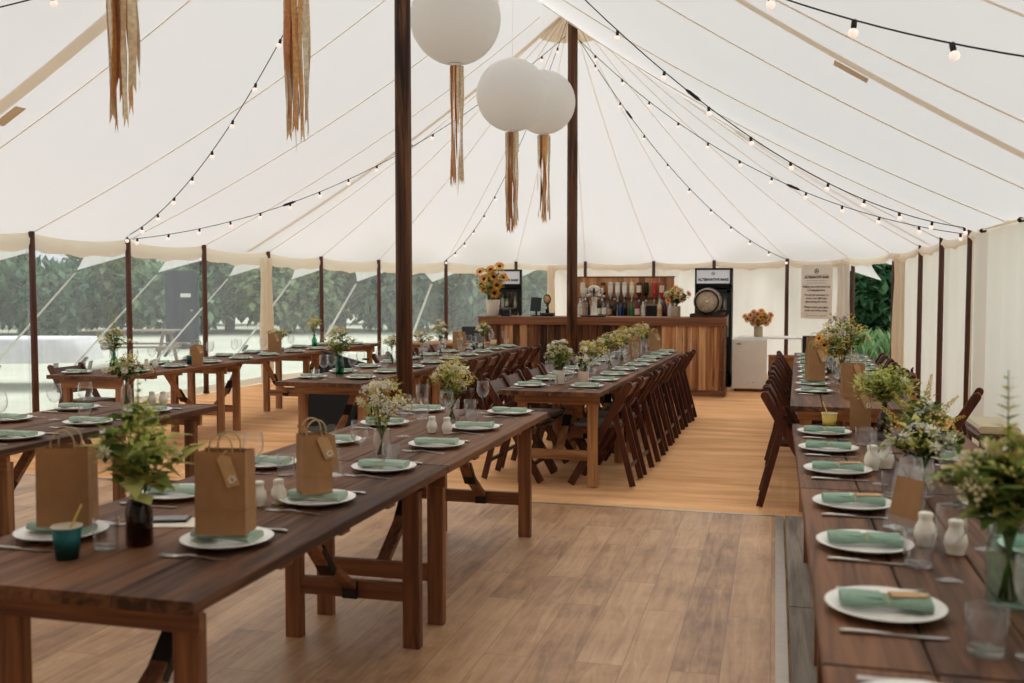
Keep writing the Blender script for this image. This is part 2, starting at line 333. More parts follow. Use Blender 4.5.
def mat_lawn():
    m, nt, b = new_mat('lawn'); L = nt.links
    ge = node(nt, 'ShaderNodeNewGeometry'); no = node(nt, 'ShaderNodeTexNoise', Scale=0.5, Detail=9, Roughness=0.7); L.new(ge.outputs['Position'], no.inputs['Vector'])
    r = ramp(nt, [(0.3, srgb(188, 194, 172)), (0.7, srgb(218, 220, 204))]); L.new(no.outputs['Fac'], r.inputs['Fac']); L.new(r.outputs['Color'], b.inputs['Base Color'])
    b.inputs['Roughness'].default_value = 0.95; b.inputs['Specular IOR Level'].default_value = 0.1
    return m
M['lawn'] = mat_lawn()
M['board'] = wood('grey_weathered_board', srgb(104, 94, 84), srgb(160, 148, 134), 'y', 0.8)
M['alu'] = plain('aluminium_edge', srgb(190, 180, 168), 0.35, 0.06, 20, 0.7)

# ------------------------------------------------------------------ mesh helpers
class MB:
    def __init__(s): s.v = []; s.f = []; s.sm = []
    def add(s, vs, fs, smooth=False):
        o = len(s.v); s.v += [tuple(p) for p in vs]; s.f += [tuple(i + o for i in f) for f in fs]; s.sm += [smooth] * len(fs); return s
    def box(s, c, d, rz=0.0, ch=0.0):
        """box centred at c with size d; ch chamfers the four edges along the longest axis"""
        x, y, z = (q / 2 for q in d)
        if ch:
            ax = max(range(3), key=lambda i: d[i]); a, b_ = [i for i in range(3) if i != ax]
            h = [x, y, z]; A, B = h[a], h[b_]
            prof = [(-A + ch, -B), (A - ch, -B), (A, -B + ch), (A, B - ch), (A - ch, B), (-A + ch, B), (-A, B - ch), (-A, -B + ch)]
            vs = []
            for e in (-1, 1):
                for p, q in prof:
                    t = [0, 0, 0]; t[a] = p; t[b_] = q; t[ax] = e * h[ax]; vs.append(t)
            fs = [tuple(range(8))[::-1], tuple(range(8, 16))] + [(i, (i + 1) % 8, 8 + (i + 1) % 8, 8 + i) for i in range(8)]
        else:
            vs = [[i, j, k] for k in (-z, z) for j in (-y, y) for i in (-x, x)]
            fs = [(0, 2, 3, 1), (4, 5, 7, 6), (0, 1, 5, 4), (2, 6, 7, 3), (0, 4, 6, 2), (1, 3, 7, 5)]
        cr, sr = math.cos(rz), math.sin(rz)
        return s.add([(c[0] + p[0] * cr - p[1] * sr, c[1] + p[0] * sr + p[1] * cr, c[2] + p[2]) for p in vs], fs)
    def bar(s, p0, p1, w, d, up=(0, 0, 1), round_end=0):
        """rectangular bar from p0 to p1; w across (side), d along up"""
        p0, p1 = Vector(p0), Vector(p1); t = (p1 - p0).normalized(); u = Vector(up); sd = t.cross(u)
        if sd.length < 1e-4: sd = t.cross(Vector((0, 1, 0)))
        sd.normalize(); u = sd.cross(t).normalized()
        c = min(w, d) * 0.12
        prof = [(-w/2 + c, -d/2), (w/2 - c, -d/2), (w/2, -d/2 + c), (w/2, d/2 - c), (w/2 - c, d/2), (-w/2 + c, d/2), (-w/2, d/2 - c), (-w/2, -d/2 + c)]
        rings = [(p0, 1.0)]
        if round_end:
            n = 4
            L = (p1 - p0).length
            for k in range(n + 1):
                a = k / n * PI / 2 * 0.96
                rings.append((p1 - t * (d / 2) * (1 - math.sin(a)), math.cos(a)))
        else: rings.append((p1, 1.0))
        vs = []
        for q, k in rings: vs += [q + sd * a + u * (b * k) for a, b in prof]
        fs = [tuple(range(8))[::-1]]
        for r in range(len(rings) - 1): fs += [(r*8 + i, r*8 + (i+1) % 8, (r+1)*8 + (i+1) % 8, (r+1)*8 + i) for i in range(8)]
        o = (len(rings) - 1) * 8; fs.append(tuple(range(o, o + 8)))
        return s.add(vs, fs)
    def tube(s, pts, r, n=6, closed_ends=True, smooth=True):
        pts = [Vector(p) for p in pts]; vs = []; fs = []; m = len(pts)
        rr = r if isinstance(r, (list, tuple)) else [r] * m
        ref = Vector((0, 0, 1))
        for i, p in enumerate(pts):
            t = (pts[min(i + 1, m - 1)] - pts[max(i - 1, 0)]).normalized()
            if abs(t.dot(ref)) > 0.95: a = t.cross(Vector((1, 0, 0)))
            else: a = t.cross(ref)
            a.normalize(); b = a.cross(t)
            vs += [p + (a * math.cos(k / n * 2 * PI) + b * math.sin(k / n * 2 * PI)) * rr[i] for k in range(n)]
        for i in range(m - 1): fs += [(i*n + k, i*n + (k+1) % n, (i+1)*n + (k+1) % n, (i+1)*n + k) for k in range(n)]
        if closed_ends: fs += [tuple(range(n))[::-1], tuple(range((m-1)*n, m*n))]
        return s.add(vs, fs, smooth)
    def lathe(s, prof, n=20, c=(0, 0, 0), cap0=True, cap1=True, smooth=True, rx=1.0, ry=1.0):
        vs = []; fs = []
        for r, z in prof: vs += [(c[0] + r * rx * math.cos(k / n * 2 * PI), c[1] + r * ry * math.sin(k / n * 2 * PI), c[2] + z) for k in range(n)]
        for i in range(len(prof) - 1): fs += [(i*n + k, i*n + (k+1) % n, (i+1)*n + (k+1) % n, (i+1)*n + k) for k in range(n)]
        if cap0: fs.append(tuple(range(n))[::-1])
        if cap1: fs.append(tuple(range((len(prof)-1)*n, len(prof)*n)))
        return s.add(vs, fs, smooth)
    def sphere(s, c, r, n=10, m=6, sz=1.0):
        prof = [(r * math.sin(PI * (i + 0.02) / (m + 0.04)), -r * sz * math.cos(PI * (i + 0.02) / (m + 0.04))) for i in range(m + 1)]
        return s.lathe(prof, n, c)
    def quad(s, a, b, c, d, smooth=False): return s.add([a, b, c, d], [(0, 1, 2, 3)], smooth)
    def grid(s, rows, smooth=True):
        m = len(rows[0]); vs = [p for r in rows for p in r]
        fs = [(i*m + j, i*m + j + 1, (i+1)*m + j + 1, (i+1)*m + j) for i in range(len(rows) - 1) for j in range(m - 1)]
        return s.add(vs, fs, smooth)
    def prism(s, poly, y0, y1, axis='y'):
        """2-D polygon extruded along an axis"""
        n = len(poly)
        put = {'y': lambda p, e: (p[0], e, p[1]), 'x': lambda p, e: (e, p[0], p[1]), 'z': lambda p, e: (p[0], p[1], e)}[axis]
        vs = [put(p, y0) for p in poly] + [put(p, y1) for p in poly]
        return s.add(vs, [tuple(range(n))[::-1], tuple(range(n, 2*n))] + [(i, (i+1) % n, n + (i+1) % n, n + i) for i in range(n)])
    def leaf(s, p, d, L, w, up=(0, 0, 1), bend=0.2):
        p = Vector(p); d = Vector(d).normalized(); u = Vector(up); sd = d.cross(u)
        if sd.length < 1e-3: sd = d.cross(Vector((1, 0.2, 0)))
        sd.normalize(); u = sd.cross(d)
        a = p; b1 = p + d*L*.45 + sd*w/2 + u*L*bend*.3; b2 = p + d*L*.45 - sd*w/2 + u*L*bend*.3
        mid = p + d*L*.5 + u*L*bend*.15; tip = p + d*L - u*L*bend*.4
        return s.add([a, b1, tip, b2, mid], [(0, 1, 4), (1, 2, 4), (2, 3, 4), (3, 0, 4)], True)
    def mesh(s, name, mat):
        me = bpy.data.meshes.new(name); me.from_pydata(s.v, [], s.f)
        me.polygons.foreach_set('use_smooth', s.sm); me.update()
        if mat: me.materials.append(mat)
        return me
    def build(s, name, mat, parent=None, loc=None, rz=None):
        return mesh_obj(name, s.mesh(name, mat), parent, loc, rz)

def mesh_obj(name, me, parent=None, loc=None, rz=None, rot=None, scale=None):
    o = bpy.data.objects.new(name, me); COL.objects.link(o)
    if parent: o.parent = parent
    if loc: o.location = loc
    if rz is not None: o.rotation_euler = (0, 0, rz)
    if rot is not None: o.rotation_euler = rot
    if scale is not None: o.scale = (scale,) * 3 if not isinstance(scale, (tuple, list)) else scale
    return o

def tag(o, label=None, cat=None, group=None, kind=None):
    if label: o['label'] = label
    if cat: o['category'] = cat
    if group: o['group'] = group
    if kind: o['kind'] = kind
    return o
def thing(name, label, cat, loc=(0, 0, 0), rz=0.0, group=None):
    o = bpy.data.objects.new(name, None); COL.objects.link(o); o.empty_display_size = 0.1
    o.location = loc; o.rotation_euler = (0, 0, rz)
    return tag(o, label, cat, group)
def struct(name, mb, mat): return tag(mb.build(name, mat), kind='structure')
def dup(root, loc, rz=0.0, label=None, group=None, scale=None):
    r = root.copy(); COL.objects.link(r); r.location = loc; r.rotation_euler = (0, 0, rz)
    if scale: r.scale = (scale,) * 3
    if label: r['label'] = label
    if group: r['group'] = group
    for ch in list(root.children):
        c = ch.copy(); COL.objects.link(c); c.parent = r
        for g in list(ch.children):
            d = g.copy(); COL.objects.link(d); d.parent = c
    return r
class Kind:
    """a kind of thing: the first placement makes it, later ones copy it"""
    def __init__(s, make): s.make = make; s.first = None
    def put(s, loc, rz, label, group=None, scale=None):
        if s.first is None:
            s.first = s.make(); o = s.first; o.location = loc; o.rotation_euler = (0, 0, rz); o['label'] = label
            if group: o['group'] = group
            if scale: o.scale = (scale,) * 3
            return o
        return dup(s.first, loc, rz, label, group, scale)
ORD = 'first second third fourth fifth sixth seventh eighth ninth tenth eleventh twelfth thirteenth fourteenth fifteenth sixteenth'.split()

def text_mesh(body, size, mat, name='lettering', depth=0.002, bold=0.0, space=1.0):
    cu = bpy.data.curves.new('tmp', 'FONT'); cu.body = body; cu.size = size; cu.align_x = 'CENTER'; cu.align_y = 'CENTER'
    cu.extrude = depth; cu.offset = bold; cu.resolution_u = 2; cu.space_character = space
    o = bpy.data.objects.new('tmp', cu); COL.objects.link(o)
    dg = bpy.context.evaluated_depsgraph_get(); me = bpy.data.meshes.new_from_object(o.evaluated_get(dg))
    bpy.data.objects.remove(o); me.materials.clear(); me.materials.append(mat); me.name = name
    return me

# ------------------------------------------------------------------ the tent shell
KX = -2.85; RIDGE = 5.5; KY = (0.3, 7.1, 14.0)
LEFT = [(-8.05, y) for y in (0.35, 2.15, 3.95, 5.75, 7.55, 9.35, 11.05, 12.8)]
BACK = [(-8.0, 14.6), (-7.68, 15.9), (-7.05, 17.0), (-6.08, 18.0), (-4.9, 18.8), (-3.57, 19.1), (-2.23, 19.12), (-1.07, 18.9), (0.25, 18.25), (1.2, 17.4), (1.72, 16.1)]
RIGHT = [(1.96, 14.7), (2.02, 13.3), (2.05, 11.6), (2.05, 9.9), (2.05, 8.1), (2.05, 6.3), (2.05, 4.5), (2.05, 2.7), (2.05, 0.9)]
NEAR = [(-3 + 5.05 * math.cos(a), 0.3 + 5.05 * math.sin(a)) for a in [math.radians(-q) for q in (15, 35, 55, 75, 95, 115, 135, 155, 172)]]
PERIM = LEFT + BACK + RIGHT + NEAR
NP = len(PERIM)
def eave_z(p): return 2.12 if p[1] < 13.5 else 2.12 - 0.10 * min(1, (p[1] - 13.5) / 3.5)
def ridge_pt(x, y):
    yc = min(max(y, KY[0]), KY[2]); z = RIDGE
    for a, b in zip(KY, KY[1:]):
        if a < yc < b: q = (yc - a) / (b - a); z = RIDGE - 0.55 * 4 * q * (1 - q)
    return Vector((KX, yc, z))
def roof_pt(e, t):
    """point on the roof between ridge (t=0) and eave (t=1)"""
    r = ridge_pt(e[0], e[1]); e = Vector(e); p = r.lerp(e, t)
    p.z -= 0.22 * 4 * t * (1 - t) * (1 - 0.25 * t)
    return p
def eave_pt(i, u):
    a, b = PERIM[i % NP], PERIM[(i + 1) % NP]
    x, y = a[0] + (b[0] - a[0]) * u, a[1] + (b[1] - a[1]) * u
    z = eave_z(a) * (1 - u) + eave_z(b) * u - 0.05 * 4 * u * (1 - u)
    return Vector((x, y, z))
SUB = 6
rows = []
for i in range(NP):
    for k in range(SUB):
        e = eave_pt(i, k / SUB)
        rows.append([roof_pt(e, 0.004 + 0.996 * j / 16) for j in range(17)])
rows.append(rows[0])
cut = (len(LEFT) + len(BACK) + len(RIGHT) - 1) * SUB
struct('ceiling', MB().grid(rows[:cut + 1]), M['roof'])
struct('ceiling_near_dimmed', MB().grid(rows[cut:]), M['near_dim'])   # unseen end behind the camera, made nearly opaque to dim the foreground
# outer valance: the canvas runs on past the eaves, long at the guy points and scalloped between
vr = []
for i in range(NP):
    for k in range(12):
        u = k / 12; e = eave_pt(i, u); r = ridge_pt(e.x, e.y)
        d = Vector((e.x - r.x, e.y - r.y, 0)).normalized()
        g = abs(2 * u - 1); L = 0.10 + 0.60 * max(0.0, (g - 0.22) / 0.78) ** 1.35
        vr.append([e, e + d * L * 0.5 + Vector((0, 0, -0.24 * L)), e + d * L + Vector((0, 0, -0.52 * L))])
vr.append(vr[0])
struct('ceiling_valance', MB().grid(vr), M['roof'])

# seam ropes sewn under the roof, one per pole
k_ = 1
for i, p in enumerate(PERIM):
    if p[1] < 2.0: continue
    e = Vector((p[0], p[1], eave_z(p)))
    ts = [0.03 + 0.96 * j / 14 for j in range(15)]
    pts = [roof_pt(e, t) - Vector((0, 0, 0.022)) for t in ts]
    struct('trim_%d' % k_, MB().tube(pts, 0.0055, 5), M['seam']); k_ += 1
# broad webbing bands at the tall poles, both slopes
def band(e, w, name):
    r = ridge_pt(e[0], e[1]); mb = MB(); a = []; b = []
    for j in range(21):
        t = 0.01 + 0.97 * j / 20; p = roof_pt(e, t) - Vector((0, 0, 0.03))
        a.append(p + Vector((0, -w / 2, 0))); b.append(p + Vector((0, w / 2, 0)))
    mb.grid([a, b])
    for t in (0.66,) if e[1] < 10 else (0.47,):
        p0 = roof_pt(e, t) + Vector((0, 0.17, -0.04)); p1 = roof_pt(e, t + 0.045) + Vector((0, 0.17, -0.04)); mb.bar(p0, p1, 0.12, 0.006)
    struct(name, mb, M['webbing'])
for y in (7.1, 14.0):
    for x in (-8.05, 2.03):
        band((x, y, 2.12), 0.17 if y < 10 else 0.13, 'trim_%d' % k_); k_ += 1
# sewn collar at the far tall pole
col = []
for i in range(8, 21):
    e = Vector((PERIM[i][0], PERIM[i][1], eave_z(PERIM[i])))
    col.append([roof_pt(e, t) - Vector((0, 0, 0.02)) for t in (0.004, 0.025, 0.05, 0.07, 0.09)])
struct('trim_%d' % k_, MB().grid(col), M['webbing']); k_ += 1

# canvas hem band round the inside of the eave
def hem(i0, i1, name, h=0.17):
    rows = []
    for i in range(i0, i1):
        for k in range(9):
            if k == 8 and i < i1 - 1: continue
            u = k / 8; e = eave_pt(i, u); c = Vector((KX - e.x, 8 - e.y, 0)).normalized() * 0.05
            if e.y > 14: c = Vector((-3 - e.x, 14 - e.y, 0)).normalized() * 0.05
            sag = 0.02 * math.sin(u * PI)
            rows.append([e + c * 0.6 + Vector((0, 0, 0.02)), e + c * 1.6 + Vector((0, 0, -0.05 - sag)), e + c * 1.5 + Vector((0, 0, -h * 0.6 - sag)), e + c + Vector((0, 0, -h + 0.02 * math.cos(u * 6 * PI)))])
    struct(name, MB().grid(rows), M['hem'])
hem(0, 12, 'trim_%d' % k_); k_ += 1
hem(12, 18, 'trim_%d' % k_, 0.10); k_ += 1
hem(18, 28, 'trim_%d' % k_, 0.09); k_ += 1

# side walls. clear plastic sheets on the left and round the left of the far end, canvas elsewhere
def sheet(a, b, z0, z1, n, amp, waves, inset=0.0, ph=0.0, zn=6, pinch=None):
    a, b = Vector((a[0], a[1], 0)), Vector((b[0], b[1], 0)); d = (b - a); nr = Vector((-d.y, d.x, 0)).normalized()
    c = Vector((KX, 8 if a.y < 14 else 14, 0))
    if nr.dot(c - a) < 0: nr = -nr
    rows = []
    for k in range(n + 1):
        u = k / n; col_ = []
        for j in range(zn + 1):
            z = z0 + (z1 - z0) * j / zn; w = amp * math.sin(u * waves * 2 * PI + ph + 0.4 * j / zn) + amp * 0.5 * math.sin(u * waves * 5.3 + ph * 2)
            p = a + d * u + nr * (inset + w); p.z = z; col_.append(p)
        rows.append(col_)
    return rows
wi = 1
for i in range(0, 12):
    a, b = PERIM[i], PERIM[i + 1]
    z1 = eave_z(a) - 0.10
    struct('window_%d' % wi, MB().grid(sheet(a, b, 0.02, z1, 16, 0.012, 2.5, 0, i)), M['pvc']); wi += 1
# skirt at the foot of the clear walls
rows = []
for i in range(0, 12):
    rows += sheet(PERIM[i], PERIM[i + 1], 0.0, 0.10, 6, 0.01, 2, 0.015, i, 1)[:-1]
struct('baseboard_left', MB().grid(rows), M['hem'])
# bay behind the bar: half clear, half canvas
P12, P13 = PERIM[12], PERIM[13]
mid = (P12[0] * 0.47 + P13[0] * 0.53, P12[1] * 0.47 + P13[1] * 0.53)
struct('window_%d' % wi, MB().grid(sheet(P12, mid, 0.02, 1.92, 10, 0.01, 2)), M['pvc']); wi += 1
rows = sheet(mid, P13, 0, 2.0, 16, 0.02, 3)
for i in range(13, 17): rows += sheet(PERIM[i], PERIM[i + 1], 0.0, 2.01, 28, 0.018, 3.5, 0, i)[1:]
struct('wall_back', MB().grid(rows), M['wall'])
# the doorway stands open between poles 17 and 18
rows = []
for i in range(18, 22): rows += sheet(PERIM[i], PERIM[i + 1], 0.0, 2.06, 28, 0.022, 3.2, -0.03, i * 1.7)[(1 if i > 18 else 0):]
struct('wall_right', MB().grid(rows), M['wall'])
rows = []
for i in range(28, NP): rows += sheet(PERIM[i], PERIM[(i + 1) % NP], 0.0, 2.06, 16, 0.022, 3, 0, i)[(1 if i > 28 else 0):]
struct('wall_near', MB().grid(rows), M['near_dim'])  # unseen end wall; its opacity is chosen to darken the foreground

# tent poles
def pole_obj(name, label, x, y, h, r, mat, n=14, cat='pole', group=None):
    t = thing(name, label, cat, (x, y, 0), 0, group)
    MB().lathe([(r * 1.04, 0), (r * 1.02, h * 0.3), (r, h * 0.6), (r * 0.92, h)], n).build('shaft', mat, t)
    MB().lathe([(r * 1.25, 0.0), (r * 1.25, 0.02), (r * 1.08, 0.03)], n).build('foot_plate', M['hinge'], t)
    return t
pole_obj('tent_king_pole', 'nearer tall dark wooden pole, standing behind the front left table', -2.80, 7.3, 5.42, 0.063, M['pole'])
pole_obj('tent_king_pole', 'farther tall dark wooden pole, standing in front of the bar counter', -2.795, 13.92, 5.44, 0.075, M['pole'])
LL = ['first', 'second', 'third', 'fourth', 'fifth', 'sixth', 'seventh', 'eighth', 'ninth', 'tenth']
vis = [i for i in range(5, 12)]
for n_, i in enumerate(vis):
    p = PERIM[i]
    c = Vector((KX - p[0], (14 if p[1] > 14 else p[1]) - p[1], 0)).normalized() * 0.07
    pole_obj('tent_side_pole', 'slim dark wooden side pole along the clear plastic wall, %s from the left' % LL[n_], p[0] + c.x, p[1] + c.y, eave_z(p) + 0.03, 0.036, M['sidepole'], 10, 'pole', 'side poles of the clear wall')
for i, lb in ((12, 'short dark side pole top above the sunflower-side drinks cooler'), (13, 'dark side pole behind the plank backboard, left of its two'), (14, 'dark side pole behind the plank backboard, right of its two'),
              (15, 'dark side pole behind the drinks cooler with the cask before it'), (16, 'slim dark side pole just left of the hanging grey notice'), (17, 'side pole at the left edge of the open doorway'), (18, 'side pole at the right edge of the open doorway'),
              (19, 'slim reddish side pole by the right canvas wall, farthest of three'), (20, 'slim dark side pole by the right canvas wall, middle of three'), (21, 'slim dark side pole by the right canvas wall, nearest of three')):
    p = PERIM[i]; c = Vector((KX - p[0], (14 if p[1] > 14 else p[1]) - p[1], 0)).normalized() * (0.09 if i < 18 else 0.035)
    if i in (17, 18): c = c * -0.6
    pole_obj('tent_side_pole', lb, p[0] + c.x, p[1] + c.y, eave_z(p) + 0.03, 0.034, M['sidepole'], 10, 'pole', 'side poles of the canvas walls')

# gathered curtains
def gathered(name, label, x, y, h, r, mat, seed, z0=0.02):
    q = random.Random(seed); mb = MB(); prof = []
    n = 36; vs = []; rws = []
    ph = q.random() * 6
    for j in range(13):
        z = z0 + (h - z0) * j / 12; k = r * (0.85 + 0.25 * abs(math.sin(j / 12 * PI * 1.1 + 0.3)))
        rws.append([(x + k * (1 + 0.22 * math.sin(7 * a + ph + 0.12 * j)) * math.cos(a), y + k * (1 + 0.22 * math.sin(7 * a + ph + 0.12 * j)) * math.sin(a), z) for a in [i / n * 2 * PI for i in range(n + 1)]])
    mb.grid(rws); return tag(mb.build(name, mat), label, 'curtain')
gathered('gathered_curtain', 'rolled beige canvas curtain tied beside a pole of the clear wall', -7.78, 14.25, 2.0, 0.085, M['hem'], 1)
gathered('gathered_curtain', 'white door curtain gathered at the left side of the doorway', 1.10, 17.52, 2.0, 0.085, M['wall'], 2)
gathered('gathered_curtain', 'beige door curtain gathered at the right side of the doorway', 1.80, 15.72, 2.02, 0.10, M['hem'], 3)
gathered('gathered_curtain', 'narrow rolled canvas curtain beside the half window behind the bar', mid[0], mid[1] - 0.12, 1.96, 0.07, M['hem'], 4)
# near overlapping curtain on the right
mb = MB(); rows = sheet((1.86, 10.25), (1.90, 0.9), 0.03, 2.03, 160, 0.030, 18, 0.0, 0.5, 8); mb.grid(rows)
cu = thing('canvas_curtain', 'heavy off-white canvas curtain hanging nearest along the right wall', 'curtain', (0, 0, 0))
mb.build('cloth', M['wall'], cu)
MB().tube([(1.80, 10.22, 2.0), (1.795, 10.2, 1.5), (1.80, 10.22, 1.0), (1.79, 10.2, 0.5), (1.80, 10.22, 0.06)], 0.008, 6).build('lacing_rope', M['seam'], cu)
for y in (10.1, 8.6, 7.1, 5.6): MB().lathe([(0.02, -0.02), (0.035, 0), (0.02, 0.02)], 12, (1.86, y, 2.05)).build('hook', M['hinge'], cu)
MB().tube([(1.86, 10.3, 2.06), (1.86, 7, 2.05), (1.90, 0.9, 2.06)], 0.01, 6).build('rail_cord', M['seam'], cu)

# floors
FX0, FX1, FY1 = -6.6, 0.02, 6.74
struct('floor_laminate', MB().box(((FX0 + FX1) / 2, (FY1 - 5) / 2, -0.008), (FX1 - FX0, FY1 + 5, 0.024)), M['laminate'])
def disc_floor():
    mb = MB(); pts = [(p[0], p[1]) for p in PERIM]; c = (-3, 8)
    g = []
    for i in range(NP + 1):
        p = pts[i % NP]; g.append([(c[0] + (p[0] - c[0]) * t, c[1] + (p[1] - c[1]) * t, -0.012 + 0.010 * math.sin(8 * t + p[0] * 3) * 0.2) for t in [j / 10 for j in range(11)]])
    mb.grid(g); return mb
struct('floor_matting', disc_floor(), M['coir'])
struct('trim_%d' % k_, MB().box(((FX0 + FX1) / 2, FY1 + 0.02, 0.0), (FX1 - FX0, 0.035, 0.012)), M['alu']); k_ += 1
mb = MB()
mb.box((0.045, 0.9, 0.005), (0.05, 11.6, 0.03)); struct('trim_%d' % k_, mb, M['alu']); k_ += 1
mb = MB()
for j in range(6): mb.box((0.15, -4.0 + j * 1.95, 0.004), (0.14, 1.94, 0.03), 0, 0.003)
struct('trim_%d' % k_, mb, M['board']); k_ += 1
mb = MB(); mb.add([(-140, -60, -0.06), (90, -60, -0.06), (90, 160, -0.06), (-140, 160, -0.06)], [(0, 1, 2, 3)]); struct('lawn', mb, M['lawn'])

# ------------------------------------------------------------------ trestle tables
def table_kind(L, W, inset, tone=''):
    """local frame: origin at the near left corner on the floor, length along +y"""
    def make():
        t = thing('trestle_table', 'x', 'table', group='trestle tables')
        T = 0.75
        mb = MB(); n = 4; w = W / n
        for i in range(n): mb.box((w * (i + 0.5), L / 2, T - 0.0175), (w - 0.004, L - 0.006, 0.035), 0, 0.004)
        mb.build('tabletop', M['top'], t)
        for y in (0.55, L / 2, L - 0.55): MB().box((W / 2, y, T - 0.05), (W - 0.08, 0.07, 0.03), 0, 0.003).build('batten', M['trestle_x' + tone], t)
        xr = W - 0.110; xl = xr - 0.54 if W > 0.88 else 0.105; xm = (xl + xr) / 2; wl_ = xr - xl
        for e, y in ((1, inset), (-1, L - inset)):
            for x in (xl, xr): MB().box((x, y, 0.3325), (0.075, 0.045, 0.665), 0, 0.004).build('leg', M['trestle_z' + tone], t)
            MB().box((xm, y - e * 0.032, T - 0.0775), (wl_ + 0.11, 0.022, 0.085), 0, 0.003).build('top_rail', M['trestle_x' + tone], t)
            MB().box((xm, y, 0.235), (wl_ - 0.075, 0.034, 0.075), 0, 0.003).build('stretcher', M['trestle_x' + tone], t)
            b = MB(); p0 = (xm, y + e * 0.03, 0.255); p1 = (xm, y + e * 0.30, 0.43); p2 = (xm, y + e * 0.56, 0.70)
            b.bar(p0, p1, 0.062, 0.028, (0, -e, 1)); b.bar(p1, p2, 0.062, 0.028, (0, -e, 1))
            br = b.build('brace', M['trestle_y' + tone], t)
            MB().box((xm, y + e * 0.027, 0.235), (0.066, 0.02, 0.07)).build('foot_bracket', M['hinge'], br); h = MB(); h.bar((xm, y + e * 0.24, 0.372), (xm, y + e * 0.345, 0.492), 0.070, 0.034, (0, -e, 1)); h.build('hinge', M['hinge'], br)
        return t
    return Kind(make)
ROWS = {
    'A': dict(x=-2.27, y=2.08, W=0.93, L=1.93, n=2, a=0.0, nm='front left table'),
    'B': dict(x=-2.00, y=7.17, W=0.77, L=1.71, n=3, a=-1.7, nm='middle table'),
    'C': dict(x=-3.96, y=7.36, W=0.76, L=1.86, n=3, a=0.0, nm='table behind the nearer pole'),
    'D': dict(x=-4.40, y=1.95, W=0.90, L=1.90, n=2, a=0.0, nm='left edge table'),
    'E': dict(x=-6.22, y=7.42, W=0.76, L=1.90, n=3, a=-0.8, nm='table along the clear wall'),
    'F': dict(x=0.10, y=0.22, W=0.86, L=1.835, n=3, a=0.0, nm='front right table'),
    'G': dict(x=0.10, y=6.66, W=0.82, L=1.90, n=3, a=-1.3, nm='far right table'),
}
POSW = {2: ['nearer', 'farther'], 3: ['nearest', 'middle', 'farthest']}
tk = {}
def rpos(r, u, v):
    q = ROWS[r]; a = math.radians(q['a'])
    return (q['x'] + u * math.cos(a) - v * math.sin(a), q['y'] + u * math.sin(a) + v * math.cos(a))
for r, q in ROWS.items():
    key = (q['L'], q['W'], 0.30 if r in 'BCG' else 0.15, '_dark' if r in 'AF' else '')
    if key not in tk: tk[key] = table_kind(*key)
    for i in range(q['n']):
        x, y = rpos(r, 0, i * (q['L'] + 0.006))
        tk[key].put((x, y, 0), math.radians(q['a']), 'wooden trestle table, %s section of the %s' % (POSW[q['n']][i], q['nm']), 'trestle tables')
TT = 0.7505

# ------------------------------------------------------------------ folding chairs
def chair_maker(pad):
    def make():
        t = thing('folding_chair', 'x', 'chair', group='folding chairs')
        hw = 0.205
        for s in (-1, 1):
            MB().bar((s * hw, 0.21, 0.0), (s * hw, -0.255, 0.80), 0.026, 0.058, (0, 1, 0.6), 1).build('side_rail', M['chair'], t)
            MB().bar((s * (hw - 0.03), -0.27, 0.0), (s * (hw - 0.03), -0.115, 0.60), 0.024, 0.046, (0, 1, 0)).build('rear_leg', M['chair'], t)
        def rail_y(z): return 0.21 - 0.465 * z / 0.80
        MB().bar((-hw, rail_y(.725), 0.725), (hw, rail_y(.725), 0.725), 0.018, 0.105, (0, -0.5, 0.87)).build('top_slat', M['chair'], t)
        MB().bar((-hw, rail_y(.565), 0.565), (hw, rail_y(.565), 0.565), 0.018, 0.060, (0, -0.5, 0.87)).build('back_slat', M['chair'], t)
        MB().box((0, 0.035, 0.435), (0.36, 0.36, 0.022), 0, 0.004).build('seat', M['chair'], t)
        p = MB(); p.prism([(-0.16, -0.15), (-0.15, -0.16), (0.15, -0.16), (0.16, -0.15), (0.16, 0.15), (0.15, 0.16), (-0.15, 0.16), (-0.16, 0.15)], 0, 0.025, 'z')
        o = p.build('seat_pad', pad, t); o.location = (0, 0.035, 0.447)
        MB().bar((-hw, 0.135, 0.13), (hw, 0.135, 0.13), 0.02, 0.03).build('front_stretcher', M['chair'], t)
        MB().bar((-hw + .03, -0.235, 0.14), (hw - .03, -0.235, 0.14), 0.02, 0.03).build('rear_stretcher', M['chair'], t)
        return t
    return make
CH = Kind(chair_maker(M['pad']))
def chairs(r, side, vs, out=0.0, skew=0.0):
    q = ROWS[r]; a = math.radians(q['a'])
    for i, v in enumerate(vs):
        u = q['W'] + 0.015 + out if side == 'right' else -0.015 - out
        x, y = rpos(r, u, v); j = R.uniform(-0.03, 0.03)
        CH.put((x + (0.03 if side == 'right' else -0.03) * R.random(), y, 0.0), a + (PI / 2 if side == 'right' else -PI / 2) + j + skew,
               'dark folding chair, %s from near end, %s side of the %s' % (ORD[i], side, q['nm']) if len(vs) > 1 else 'dark folding chair at the near end, %s side of the %s' % (side, q['nm']), 'folding chairs')

